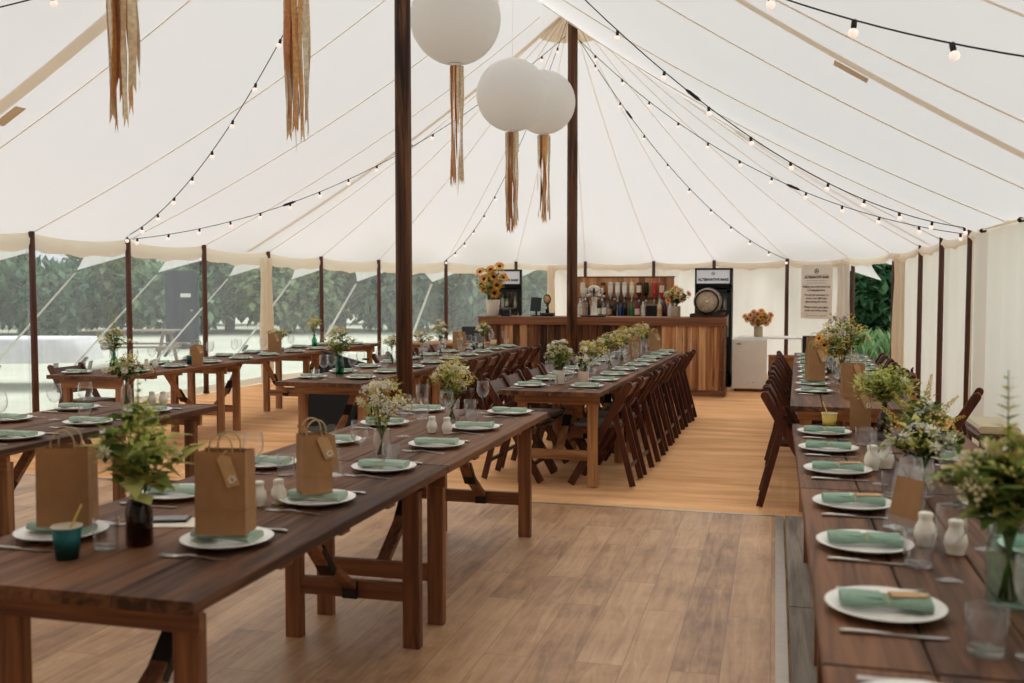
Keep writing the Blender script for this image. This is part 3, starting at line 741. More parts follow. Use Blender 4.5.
# ------------------------------------------------------------------ tableware kinds
def k_plate():
    t = thing('dinner_plate', 'x', 'plate', group='dinner plates')
    MB().lathe([(0.075, 0.0), (0.082, 0.002), (0.100, 0.009), (0.134, 0.019), (0.136, 0.0215), (0.132, 0.0225), (0.100, 0.0135), (0.090, 0.0085), (0.0, 0.0075)], 40, cap1=False).build('dish', M['plate'], t)
    return t
PL = Kind(k_plate)
def k_napkin(mat, flared):
    def make():
        t = thing('folded_napkin', 'x', 'napkin', group='sage napkins')
        mb = MB(); rows = []
        n = 15
        for i in range(n + 1):       # along x, pinched at the tie
            x = -0.105 + 0.21 * i / n; p = abs(x) / 0.105
            w = 0.034 + (0.010 if not flared else 0.016) * min(1, p * 1.5); h = 0.008 + 0.005 * min(1, p * 1.6)
            sec = []
            for a in range(13):
                th = a / 12 * 2 * PI; cx, cz = math.cos(th), math.sin(th)
                ex = math.copysign(abs(cx) ** 0.45, cx) * w; ez = math.copysign(abs(cz) ** 0.6, cz) * h
                ez += 0.0022 * math.sin(th * 3 + x * 40)
                sec.append((x, ex, 0.016 + ez))
            rows.append(sec)
        mb.grid(rows); mb.add([rows[0][j] for j in range(12)], [tuple(range(12))]); mb.add([rows[-1][j] for j in range(12)], [tuple(range(12))[::-1]])
        o = mb.build('cloth', mat, t)
        f = MB()
        f.box((0.054, 0.004, 0.0265), (0.09, 0.060, 0.003)); f.box((-0.054, 0.004, 0.0265), (0.09, 0.060, 0.003))
        f.build('fold', mat, t)
        MB().tube([(0.004, math.cos(a) * 0.0365, 0.0165 + math.sin(a) * 0.0115) for a in [i / 14 * 2 * PI for i in range(15)]], 0.0024, 6).build('twine', M['twine'], t)
        return t
    return make
NA = Kind(k_napkin(M['napkin'], False)); NB = Kind(k_napkin(M['napkin2'], True))
def k_fork():
    t = thing('dinner_fork', 'x', 'fork', group='forks')
    mb = MB(); rows = []
    for x, w, z in ((-0.10, 0.010, 0.002), (-0.06, 0.0085, 0.003), (-0.02, 0.0045, 0.007), (0.02, 0.004, 0.010), (0.045, 0.007, 0.006), (0.055, 0.012, 0.004), (0.068, 0.013, 0.004)):
        rows.append([(x, -w, z), (x, 0, z + 0.0012), (x, w, z)])
    mb.grid(rows); b = [[(p[0], p[1], p[2] - 0.0018) for p in r] for r in rows]; mb.grid([r[::-1] for r in b])
    mb.build('handle', M['steel'], t)
    for i in range(4):
        y = -0.0105 + 0.007 * i
        MB().tube([(0.066, y, 0.0035), (0.09, y, 0.003), (0.11, y, 0.0065)], [0.0021, 0.0019, 0.0011], 5).build('tine', M['steel'], t)
    return t
FO = Kind(k_fork)
def k_knife():
    t = thing('dinner_knife', 'x', 'knife', group='knives')
    mb = MB(); mb.tube([(-0.11, 0, 0.0045), (-0.09, 0, 0.0055), (-0.03, 0, 0.005), (0.0, 0, 0.004)], [0.006, 0.0058, 0.0045, 0.0038], 8); mb.build('handle', M['steel'], t)
    b = MB(); b.prism([(0.0, -0.005), (0.07, -0.0085), (0.10, -0.007), (0.115, 0.002), (0.108, 0.006), (0.0, 0.005)], 0.0025, 0.0045, 'z'); b.build('blade', M['steel'], t)
    return t
KN = Kind(k_knife)
def k_wine():
    t = thing('wine_glass', 'x', 'wine glass', group='wine glasses')
    MB().lathe([(0.006, 0.095), (0.022, 0.103), (0.036, 0.125), (0.0405, 0.150), (0.038, 0.175), (0.0335, 0.198), (0.0325, 0.198), (0.037, 0.175), (0.039, 0.150), (0.035, 0.127), (0.021, 0.106), (0.001, 0.099)], 20, cap0=False, cap1=False).build('bowl', M['glass'], t)
    MB().lathe([(0.006, 0.004), (0.004, 0.015), (0.0036, 0.05), (0.004, 0.085), (0.006, 0.096)], 10, cap0=False, cap1=False).build('stem', M['glass'], t)
    MB().lathe([(0.034, 0.0), (0.0345, 0.0015), (0.018, 0.0035), (0.006, 0.0075)], 20).build('foot', M['glass'], t)
    return t
WI = Kind(k_wine)
def k_tumbler():
    t = thing('glass_tumbler', 'x', 'tumbler', group='tumblers')
    MB().lathe([(0.032, 0.0), (0.034, 0.003), (0.0375, 0.088), (0.0362, 0.088), (0.033, 0.014), (0.001, 0.012)], 20, cap1=False).build('wall', M['glass'], t)
    MB().lathe([(0.031, 0.001), (0.0322, 0.006), (0.0322, 0.011)], 20).build('base', M['acrylic'], t)
    return t
TU = Kind(k_tumbler)
def k_shaker():
    t = thing('white_shaker', 'x', 'shaker', group='salt and pepper shakers')
    MB().lathe([(0.020, 0.0), (0.0225, 0.004), (0.021, 0.008), (0.027, 0.022), (0.0285, 0.034), (0.025, 0.050), (0.0175, 0.064), (0.0165, 0.072), (0.0185, 0.078), (0.019, 0.082)], 22).build('body', M['ceramic'], t)
    MB().lathe([(0.019, 0.081), (0.0175, 0.086), (0.010, 0.089), (0.001, 0.0895)], 22).build('cap', M['ceramic'], t)
    h = MB()
    for a in range(5): h.lathe([(0.0012, 0), (0.0012, 0.0008)], 6, (0.007 * math.cos(a * 1.256), 0.007 * math.sin(a * 1.256), 0.0889))
    h.build('pour_holes', M['ink'], t)
    return t
SH = Kind(k_shaker)
def k_cup(mat):
    def make():
        t = thing('paper_cup', 'x', 'cup', group='paper cups')
        MB().lathe([(0.029, 0.004), (0.030, 0.0), (0.0405, 0.090), (0.0395, 0.090), (0.0295, 0.010), (0.001, 0.008)], 24, cap0=False, cap1=False).build('sleeve', mat, t)
        MB().lathe([(0.0395, 0.089), (0.042, 0.0895), (0.042, 0.0925), (0.0395, 0.093), (0.039, 0.090)], 24, cap0=False, cap1=False).build('rim', M['cream'], t)
        MB().lathe([(0.001, 0.0085), (0.0288, 0.0105), (0.0391, 0.089)], 24, cap0=False, cap1=False).build('liner', M['cream'], t)
        return t
    return make
CT = Kind(k_cup(M['teal'])); CY = Kind(k_cup(M['yellowcup']))
def k_straw():
    t = thing('drinking_straw', 'x', 'straw', group='straws')
    MB().tube([(-0.022, 0, 0.012), (0.010, 0.002, 0.085), (0.040, 0.003, 0.150)], 0.0032, 8).build('tube', M['pyellow'], t)
    return t
ST = Kind(k_straw)
def k_bag(W, D, H, handles=True, tagged=True, crease=True):
    def make():
        t = thing('kraft_gift_bag', 'x', 'paper bag', group='kraft gift bags')
        mb = MB(); hw, hd = W / 2, D / 2
        lv = [(0, 1.0), (0.10, 0.99), (0.5, 0.96), (0.93, 0.86), (1.0, 0.82)]
        rows = []
        for z, k in lv:
            g = hd * (1 - k) * 1.2 + 0.002   # gusset folds in towards the top
            rows.append([(-hw, -hd * k, z * H), (0, -hd * k - 0.002, z * H), (hw, -hd * k, z * H), (hw - g, 0, z * H), (hw, hd * k, z * H), (0, hd * k + 0.002, z * H), (-hw, hd * k, z * H), (-hw + g, 0, z * H), (-hw, -hd * k, z * H)])
        mb.grid(rows, False); inner = [[(p[0] * 0.985, p[1] * 0.97, p[2] + (0.003 if i == 0 else 0)) for p in r] for i, r in enumerate(rows)]
        mb.grid([r[::-1] for r in inner], False); mb.add([(-hw, -hd, 0), (hw, -hd, 0), (hw, hd, 0), (-hw, hd, 0)], [(0, 3, 2, 1)])
        if crease: mb.box((0, -hd * 0.985 - 0.0012, H * 0.30), (W * 0.995, 0.0015, 0.002)); mb.box((hw * 0.997, 0, H * 0.30), (0.002, D * 0.9, 0.002))
        mb.build('pouch', M['kraft'], t)
        if handles:
            for s in (-1, 1):
                pts = [(0.035 * math.cos(a) * (1.0 if math.sin(a) > 0 else 1), s * (hd * 0.80 - 0.004), H * 0.985 + 0.055 * max(0, math.sin(a)) ** 0.7 - (0.03 if math.sin(a) <= 0.02 else 0)) for a in [i / 14 * PI for i in range(15)]]
                MB().tube(pts, 0.0026, 6).build('handle', M['twine'], t)
        if tagged:
            f = -hd * 0.9 - 0.010
            g = MB(); g.prism([(0.005, H * 0.98), (0.035, H * 0.95), (0.062, H * 0.62), (0.026, H * 0.58), (-0.004, H * 0.93)], f - 0.002, f, 'y'); tg = g.build('gift_tag', M['tagpaper'], t)
            d = MB(); 
            for q in range(5): d.lathe([(0.006, 0), (0.001, 0.001)], 8, (0, 0, 0))
            fl = MB()
            for q in range(6): a = q / 6 * 2 * PI; fl.lathe([(0.0045, -0.0006), (0.0045, 0.0006)], 8, (0.009 * math.cos(a), 0.009 * math.sin(a), 0))
            o = fl.build('stamped_daisy', M['cream'], tg); o.location = (0.040, f - 0.003, H * 0.68); o.rotation_euler = (PI / 2, 0, 0)
            MB().tube([(0.012, f - 0.003, H * 0.955), (0.015, f + 0.002, H * 1.0), (0.018, -hd * 0.75, H * 1.02)], 0.0012, 5).build('tag_string', M['twine'], t)
        return t
    return make
BG = Kind(k_bag(0.150, 0.095, 0.240)); BS = Kind(k_bag(0.105, 0.085, 0.205, True, True)); BP = Kind(k_bag(0.152, 0.095, 0.235, True, False))
def k_stand():
    t = thing('menu_stand', 'x', 'menu stand', group='clear menu stands')
    MB().bar((0, 0.000, 0.004), (0, 0.05, 0.205), 0.150, 0.003, (0, 1, 0)).build('clear_panel', M['acrylic'], t)
    MB().box((0, 0.03, 0.002), (0.15, 0.075, 0.004)).build('foot', M['acrylic'], t)
    MB().bar((0, 0.003, 0.018), (0, 0.038, 0.165), 0.12, 0.0015, (0, 1, 0)).build('card', M['kraft'], t)
    return t
MS = Kind(k_stand)
def k_tag():
    t = thing('kraft_place_tag', 'x', 'place tag', group='kraft place tags')
    g = MB(); g.prism([(-0.045, -0.022), (0.035, -0.022), (0.05, -0.008), (0.05, 0.008), (0.035, 0.022), (-0.045, 0.022)], 0, 0.004, 'z'); g.build('card', M['tagpaper'], t)
    MB().lathe([(0.006, 0.004), (0.006, 0.0055), (0.003, 0.0055)], 10, (0.036, 0, 0)).build('eyelet', M['cream'], t)
    return t
TG = Kind(k_tag)

def lab_setting(what, r, side, i): return '%s, %s from near end, %s side of the %s' % (what, ORD[i], side, ROWS[r]['nm'])
def settings(r, side, vs, inset, scale=1.0, cutlery=True, nap=None, skip_nap=(), tags=(), pscale=1.0, glass=True, rnd=0.012):
    q = ROWS[r]; a = math.radians(q['a']); sg = 1 if side == 'right' else -1
    for i, v in enumerate(vs):
        u = q['W'] - inset if side == 'right' else inset
        u += R.uniform(-rnd, rnd)
        x, y = rpos(r, u, v); rz = a + (PI if side == 'right' else 0)
        PL.put((x, y, TT), 0, lab_setting('white plate', r, side, i), 'dinner plates', pscale)
        kind = nap or NA
        kind.put((x, y, TT + 0.008 * pscale + 0.0056), rz + R.uniform(-0.12, 0.12), lab_setting('green napkin', r, side, i), 'sage napkins', 0.86 if pscale < 1 else 0.95)
        if i in tags:
            TG.put((x - 0.05 * sg * (1 if True else 0), y, TT + 0.0425), rz + 0.15, lab_setting('kraft tag on the napkin', r, side, i), 'kraft place tags', 0.9)
        if cutlery:
            fx, fy = rpos(r, u, v - sg * (0.165 if side == 'right' else -0.165) * pscale * 1.0)
            # diner's left hand: towards the camera on the right side, away from it on the left side
            dl = -1 if side == 'right' else 1
            fx, fy = rpos(r, u + 0.0, v + dl * 0.170 * pscale); kx, ky = rpos(r, u, v - dl * 0.170 * pscale)
            FO.put((fx, fy, TT), rz + R.uniform(-0.08, 0.08), lab_setting('fork by the plate', r, side, i), 'forks')
            KN.put((kx, ky, TT), rz + R.uniform(-0.06, 0.06), lab_setting('knife by the plate', r, side, i), 'knives')
AVOID = [rpos('B', 0.37, v) for v in (1.60, 2.45, 3.15, 3.95, 4.60)] + [(-1.66, 7.78), (-1.46, 7.74), (-1.62, 10.62), (-1.50, 10.92), (-3.70, 9.30), (-3.60, 10.5), (-3.50, 11.85), (-3.62, 9.95), (-3.62, 11.9), (-3.58, 12.6), (-3.68, 8.02), (-3.72, 11.55),
    (0.52, 8.32), (0.50, 9.42), (0.62, 10.9), (0.53, 7.30), (0.52, 10.35), (0.58, 10.05), (0.42, 11.3), (0.54, 11.6), (-5.80, 7.80), (-5.78, 10.85), (-5.72, 11.7), (-5.80, 9.10), (-1.36, 11.66), (-5.50, 9.15), (-5.70, 8.86), (-5.53, 8.72), (-5.70, 10.62), (-5.83, 8.32)]
def clear_of(x, y, d):
    for k in range(9):
        if all(math.hypot(x - a, y - b) > d for a, b in AVOID): break
        y += 0.035
    return x, y
def glasses(r, side, vs, inset, tum=True, start=0):
    q = ROWS[r]
    for i, v in enumerate(vs):
        u = q['W'] - inset if side == 'right' else inset
        x, y = rpos(r, u + R.uniform(-.015, .015), v + 0.10 + R.uniform(-.02, .02))
        x, y = clear_of(x, y, 0.172); AVOID.append((x, y))
        WI.put((x, y, TT), R.random() * 6, 'wine glass by %s plate from near end, %s side, %s' % (ORD[i], side, ROWS[r]['nm']), 'wine glasses')
        if tum:
            x, y = rpos(r, u + R.uniform(-.01, .01), v + 0.21 + R.uniform(-.02, .02))
            x, y = clear_of(x, y, 0.095); AVOID.append((x, y))
            TU.put((x, y, TT), R.random() * 6, 'tumbler by %s plate from near end, %s side of the %s' % (ORD[i], side, ROWS[r]['nm']), 'tumblers')

def rows_v(r, ys): return [y - ROWS[r]['y'] for y in ys]
A_R = rows_v('A', [2.60, 3.19, 3.84, 4.48, 5.09, 5.78]); A_L = rows_v('A', [2.55, 3.15, 3.80, 4.46, 5.13, 5.78])
settings('A', 'right', A_R, 0.215); settings('A', 'left', A_L, 0.185)
D_R = rows_v('D', [2.35, 2.97, 3.59, 4.18, 4.74, 5.30]); D_L = rows_v('D', [2.35, 2.95, 3.55, 4.15, 4.74, 5.30])
settings('D', 'right', D_R, 0.20, tags=(5,)); settings('D', 'left', D_L, 0.17)
F_L = rows_v('F', [0.6, 1.2, 1.82, 2.43, 3.03, 3.60, 4.26, 4.83, 5.38]); F_R = rows_v('F', [0.6, 1.2, 1.82, 2.45, 3.10, 3.70, 4.20, 4.70, 5.32])
settings('F', 'left', F_L, 0.16, nap=NB, tags=(3, 5, 6)); settings('F', 'right', F_R, 0.19, nap=NB)
B_R = [0.36 + 0.565 * i for i in range(9)]; B_L = [0.32 + 0.565 * i for i in range(9)]
settings('B', 'right', B_R, 0.165, pscale=0.92); settings('B', 'left', B_L, 0.15, pscale=0.92)
C_R = [0.42 + 0.60 * i for i in range(9)]; C_L = [0.36 + 0.60 * i for i in range(9)]
settings('C', 'right', C_R, 0.17, pscale=0.95, cutlery=False); settings('C', 'left', C_L, 0.17, pscale=0.95, cutlery=False)
E_R = [0.45 + 0.60 * i for i in range(9)]; E_L = [0.20 + 0.60 * i for i in range(9)]
settings('E', 'right', E_R, 0.17, pscale=0.95, cutlery=False); settings('E', 'left', E_L, 0.17, pscale=0.95, cutlery=False)
G_L = [0.90 + 0.58 * i for i in range(8)]; G_R = [0.80 + 0.58 * i for i in range(8)]
settings('G', 'left', G_L, 0.17, pscale=0.97, nap=NB); settings('G', 'right', G_R, 0.17, pscale=0.97, nap=NB, cutlery=False)
# glasses along the far rows
for r, lv, rv in (('B', B_L, B_R), ('C', C_L, C_R), ('E', E_L, E_R)):
    glasses(r, 'left', lv, 0.30, tum=r == 'B'); glasses(r, 'right', rv, 0.30, tum=(r != 'E'))
glasses('G', 'left', G_L, 0.31, False); glasses('G', 'right', G_R, 0.31, False)

def put(kind, x, y, label, rz=0.0, group=None, scale=None, z=TT): return kind.put((x, y, z), rz, label, group, scale)
# front left table
BGz = TT + 0.008 + 0.0340
put(BG, -1.55, 2.58, 'large tagged kraft bag on the nearest right plate, front left table', 0.18, z=BGz)
put(BS, -1.555, 3.17, 'narrow kraft bag with looped handles on the second right plate, front left table', 0.75, z=BGz)
put(BP, -2.07, 2.55, 'wide plain kraft bag behind the teal cup, on the front left table', 0.35, z=BGz)
put(CT, -1.905, 2.34, 'teal paper cup at the near end of the front left table', scale=1.0)
put(ST, -1.905, 2.34, 'yellow straw in the teal cup on the front left table', 0.4)
put(TU, -1.87, 2.46, 'small glass tumbler behind the teal cup on the front left table')
t = thing('smartphone', 'black smartphone lying on a white card, front left table', 'phone', (-1.90, 2.80, TT + 0.003), 0.35)
mb = MB(); mb.box((0, 0, 0.004), (0.145, 0.07, 0.008), 0, 0.0025); mb.build('body', M['black'], t); MB().box((0, 0, 0.0083), (0.135, 0.062, 0.001)).build('screen', M['phone'], t)
t = thing('white_card', 'white card under the phone on the front left table', 'card', (-1.86, 2.79, TT), 0.25)
MB().box((0, 0, 0.0015), (0.24, 0.13, 0.002)).build('sheet', M['cream'], t)
put(SH, -1.725, 3.085, 'white shaker behind the narrow kraft bag, left of its pair'); put(SH, -1.675, 3.135, 'white shaker behind the narrow kraft bag, right of its pair')
put(MS, -1.72, 3.62, 'clear stand with a kraft card behind the narrow kraft bag', 1.0)
put(TU, -1.90, 3.62, 'glass tumbler left of the clear menu stand, front left table')
put(WI, -1.70, 3.90, 'wine glass in front of the white flowers, front left table'); put(TU, -1.60, 4.00, 'glass tumbler beside the white flowers, front left table')
put(WI, -1.83, 4.76, 'taller-looking wine glass left of the shakers, front left table', scale=1.08); put(WI, -1.69, 4.62, 'wine glass just in front of the shakers, front left table', scale=1.08)
put(SH, -1.735, 4.92, 'white shaker before the ribbed vase, left of its pair'); put(SH, -1.645, 4.90, 'white shaker before the ribbed vase, right of its pair')
put(WI, -1.74, 5.18, 'wine glass in front of the ribbed flower vase, front left table'); put(WI, -1.71, 5.78, 'wine glass nearest the far end of the front left table'); put(TU, -1.78, 5.74, 'tumbler nearest the far end of the front left table')
put(TU, -1.62, 5.26, 'glass tumbler right of the ribbed flower vase, front left table')
put(WI, -1.95, 3.45, 'wine glass behind the clear menu stand, front left table'); put(WI, -1.98, 5.45, 'wine glass left of the ribbed flower vase, front left table')
# left edge table
for i, (x, y) in enumerate(((-3.88, 4.02), (-3.95, 4.36), (-4.02, 4.86), (-3.92, 5.00), (-3.90, 3.3))): put(WI, x, y, 'wine glass, %s of the five on the left edge table' % ['second from near end', 'third from near end', 'fourth from near end', 'farthest', 'nearest'][i], scale=1.05)
for i, (x, y) in enumerate(((-3.98, 4.22), (-3.87, 4.93))): put(TU, x, y, 'glass tumbler on the left edge table, %s of its two' % ['nearer', 'farther'][i])
put(SH, -3.93, 5.66, 'white shaker at the far end of the left edge table, left of its pair'); put(SH, -3.86, 5.68, 'white shaker at the far end of the left edge table, right of its pair')
# table along the clear wall
put(SH, -5.83, 8.32, 'white shaker on the table along the clear wall, left of its pair'); put(SH, -5.76, 8.36, 'white shaker on the table along the clear wall, right of its pair')
put(MS, -5.80, 9.10, 'clear stand with a brown card on the table along the clear wall', 0.3)
put(CT, -5.70, 8.86, 'teal paper cup on the table along the clear wall')
put(BS, -5.53, 8.72, 'kraft gift bag on the table along the clear wall', 0.5, z=TT)
put(BG, -5.70, 10.62, 'kraft gift bag before the flowers, middle of the table along the clear wall', 0.4)
put(TG, -5.97, 7.98, 'kraft tag between plates on the table along the clear wall', 0.3)
# table behind the pole
put(TU, -3.70, 7.58, 'glass tumbler at the near left corner of the table behind the pole'); put(WI, -3.64, 7.62, 'wine glass at the near end of the table behind the pole', scale=1.05)
put(BG, -3.72, 11.55, 'kraft gift bag at the far half of the table behind the pole', 0.2)
put(CT, -3.62, 11.9, 'teal paper cup at the far half of the table behind the pole'); put(CY, -3.58, 12.6, 'yellow paper cup at the far end of the table behind the pole')
# middle table
put(BP, -1.50, 10.92, 'kraft gift bag standing on the middle table, nearer of its two', 0.1); put(BS, -1.36, 11.66, 'kraft gift bag standing on the middle table, farther of its two', 0.3, z=TT + 0.0435)
put(CT, -1.62, 10.62, 'teal paper cup on the middle table')
# front right table
put(TU, 0.43, 2.20, 'large glass tumbler nearest the camera on the front right table', scale=1.12); put(TU, 0.385, 2.86, 'glass tumbler in front of the white cruets, front right table', scale=1.12)
put(WI, 0.445, 2.74, 'wine glass in front of the white cruets, front right table'); put(WI, 0.52, 2.20, 'wine glass at the right edge, beside the large tumbler, front right table', scale=1.05)
put(SH, 0.435, 3.10, 'white cruet behind the wine glass, left of its pair, front right table', scale=1.14); put(SH, 0.505, 3.02, 'white cruet behind the wine glass, right of its pair, front right table', scale=1.14)
put(WI, 0.60, 3.10, 'wine glass right of the white cruets, front right table'); put(WI, 0.44, 3.48, 'wine glass behind the kraft card stand, front right table')
put(MS, 0.385, 3.26, 'clear stand with a kraft card on the front right table', -0.95)
put(TU, 0.42, 3.82, 'glass tumbler beside the third plate stretch, behind the card stand, front right table'); put(WI, 0.40, 4.05, 'wine glass before the white flowers, front right table')
put(WI, 0.60, 3.72, 'wine glass right of the white flowers, front right table'); put(TU, 0.44, 4.56, 'glass tumbler left of the yellow spires, front right table')
put(SH, 0.40, 4.36, 'white shaker before the yellow spires, left of its pair, front right table', scale=1.2); put(SH, 0.46, 4.42, 'white shaker before the yellow spires, right of its pair, front right table', scale=1.2)
put(WI, 0.62, 4.9, 'wine glass before the amber vase, front right table'); put(TU, 0.42, 5.05, 'glass tumbler before the yellow cup, front right table')
put(CY, 0.29, 5.56, 'yellow paper cup at the far end of the front right table'); put(ST, 0.29, 5.56, 'straw in the yellow cup on the front right table', 2.6)
put(BS, 0.45, 5.60, 'small kraft bag at the far end of the front right table', -0.1)
# far right table
put(BS, 0.31, 8.14, 'tall narrow kraft bag with handles on a plate of the far right table', 0.3, scale=1.2, z=TT + 0.0425); put(BG, 0.53, 7.30, 'kraft gift bag with tag at the near end of the far right table', 0.1)
put(BP, 0.42, 11.3, 'kraft gift bag at the far end of the far right table, left of its two', 0.2); put(BS, 0.54, 11.6, 'kraft gift bag at the far end of the far right table, right of its two', 0.2)
put(CT, 0.52, 10.35, 'teal paper cup on the far right table'); put(CY, 0.58, 10.05, 'yellow paper cup on the far right table')

# chairs
chairs('B', 'right', [0.56, 1.07, 1.716, 2.29, 2.80, 3.432, 4.01, 4.52], -0.10); chairs('B', 'left', [0.56, 1.07, 1.716, 2.29, 2.80, 3.432, 4.01, 4.52], -0.05)
chairs('C', 'right', [2.44, 3.0, 3.732, 4.30, 4.86], 0.0); chairs('C', 'left', [3.0, 3.732, 4.30, 4.86], 0.02)
chairs('G', 'left', [0.56, 1.12, 1.906, 2.49, 3.05, 3.812, 4.40, 4.96], -0.11); chairs('G', 'right', [1.906, 2.49, 3.05, 3.812, 4.40, 4.96], -0.13)
chairs('E', 'left', [0.62], 0.02)
t = CH.put((1.14, 7.55, 0), PI / 2 - 0.22, 'dark folding chair pulled out askew from the near right end of the far right table', 'folding chairs')

t = thing('cushioned_bench', 'low brown bench with a beige cushion by the right canvas wall', 'bench', (1.62, 8.30, 0))
mb = MB(); mb.box((0, 0, 0.40), (0.30, 0.62, 0.07), 0, 0.02); mb.build('seat_frame', M['chair'], t)
mb = MB(); mb.box((0, 0, 0.46), (0.29, 0.60, 0.055), 0, 0.02); mb.build('cushion', M['padbeige'], t)
for sx in (-0.11, 0.11):
    for sy in (-0.26, 0.26): MB().box((sx, sy, 0.185), (0.04, 0.04, 0.37), 0, 0.005).build('leg', M['chair'], t)

# ------------------------------------------------------------------ flowers
def blossom_mesh(kind):
    mb = MB(); q = random.Random(len(kind))
    if kind == 'umbel':
        for i in range(40):
            a = i * 2.399 + q.gauss(0, .3); r = 0.033 * math.sqrt(i / 40) * q.uniform(.75, 1.1); mb.sphere((r * math.cos(a), r * math.sin(a), 0.016 - 11 * r * r + q.uniform(-.006, .006)), q.uniform(.0026, .0044), 6, 4)
    elif kind == 'puff':
        for i in range(20):
            z = 1 - 2 * (i + .5) / 20; r = math.sqrt(1 - z * z); a = i * 2.399
            for k in range(1): mb.leaf((0.004 * r * math.cos(a), 0.004 * r * math.sin(a), 0.012 + 0.004 * z), (r * math.cos(a), r * math.sin(a), z + 0.25), 0.022, 0.013)
    elif kind == 'daisy':
        for i in range(11):
            a = i / 11 * 2 * PI; mb.leaf((0.006 * math.cos(a), 0.006 * math.sin(a), 0.004), (math.cos(a), math.sin(a), 0.25), 0.024, 0.011)
    elif kind == 'spike':
        for i in range(34):
            z = 0.16 * i / 34; r = 0.017 * (1 - 0.75 * i / 34); a = i * 2.399; mb.sphere((r * math.cos(a), r * math.sin(a), z), 0.0075 * (1 - 0.45 * i / 34), 6, 4)
    elif kind == 'spray':
        for i in range(30):
            a = i * 2.399; r = 0.04 * math.sqrt(q.random()); z = q.uniform(-0.012, 0.03)
            mb.leaf((r * math.cos(a), r * math.sin(a), z), (math.cos(a), math.sin(a), 0.8), 0.013, 0.009)
    elif kind == 'sunflower':
        for ring, (n, L, up) in enumerate(((18, 0.055, 0.15), (15, 0.048, 0.38))):
            for i in range(n):
                a = (i + 0.5 * ring) / n * 2 * PI; mb.leaf((0.022 * math.cos(a), 0.022 * math.sin(a), 0.002 + 0.003 * ring), (math.cos(a), math.sin(a), up), L, 0.019)
    elif kind == 'gerbera':
        for ring, (n, L, up) in enumerate(((16, 0.036, 0.12), (13, 0.028, 0.45))):
            for i in range(n):
                a = (i + 0.5 * ring) / n * 2 * PI; mb.leaf((0.010 * math.cos(a), 0.010 * math.sin(a), 0.002 + 0.003 * ring), (math.cos(a), math.sin(a), up), L, 0.012)
    return mb
BLOS = {}
def blossom(kind, mat):
    if (kind, mat) not in BLOS: BLOS[(kind, mat)] = blossom_mesh(kind).mesh('blossom', M[mat])
    return BLOS[(kind, mat)]
def disc_mesh(r, mat):
    k = ('disc', r, mat)
    if k not in BLOS: BLOS[k] = MB().lathe([(r * 0.9, -0.004), (r, 0.004), (r * 0.75, 0.010), (0.001, 0.0115)], 14).mesh('disc', M[mat])
    return BLOS[k]
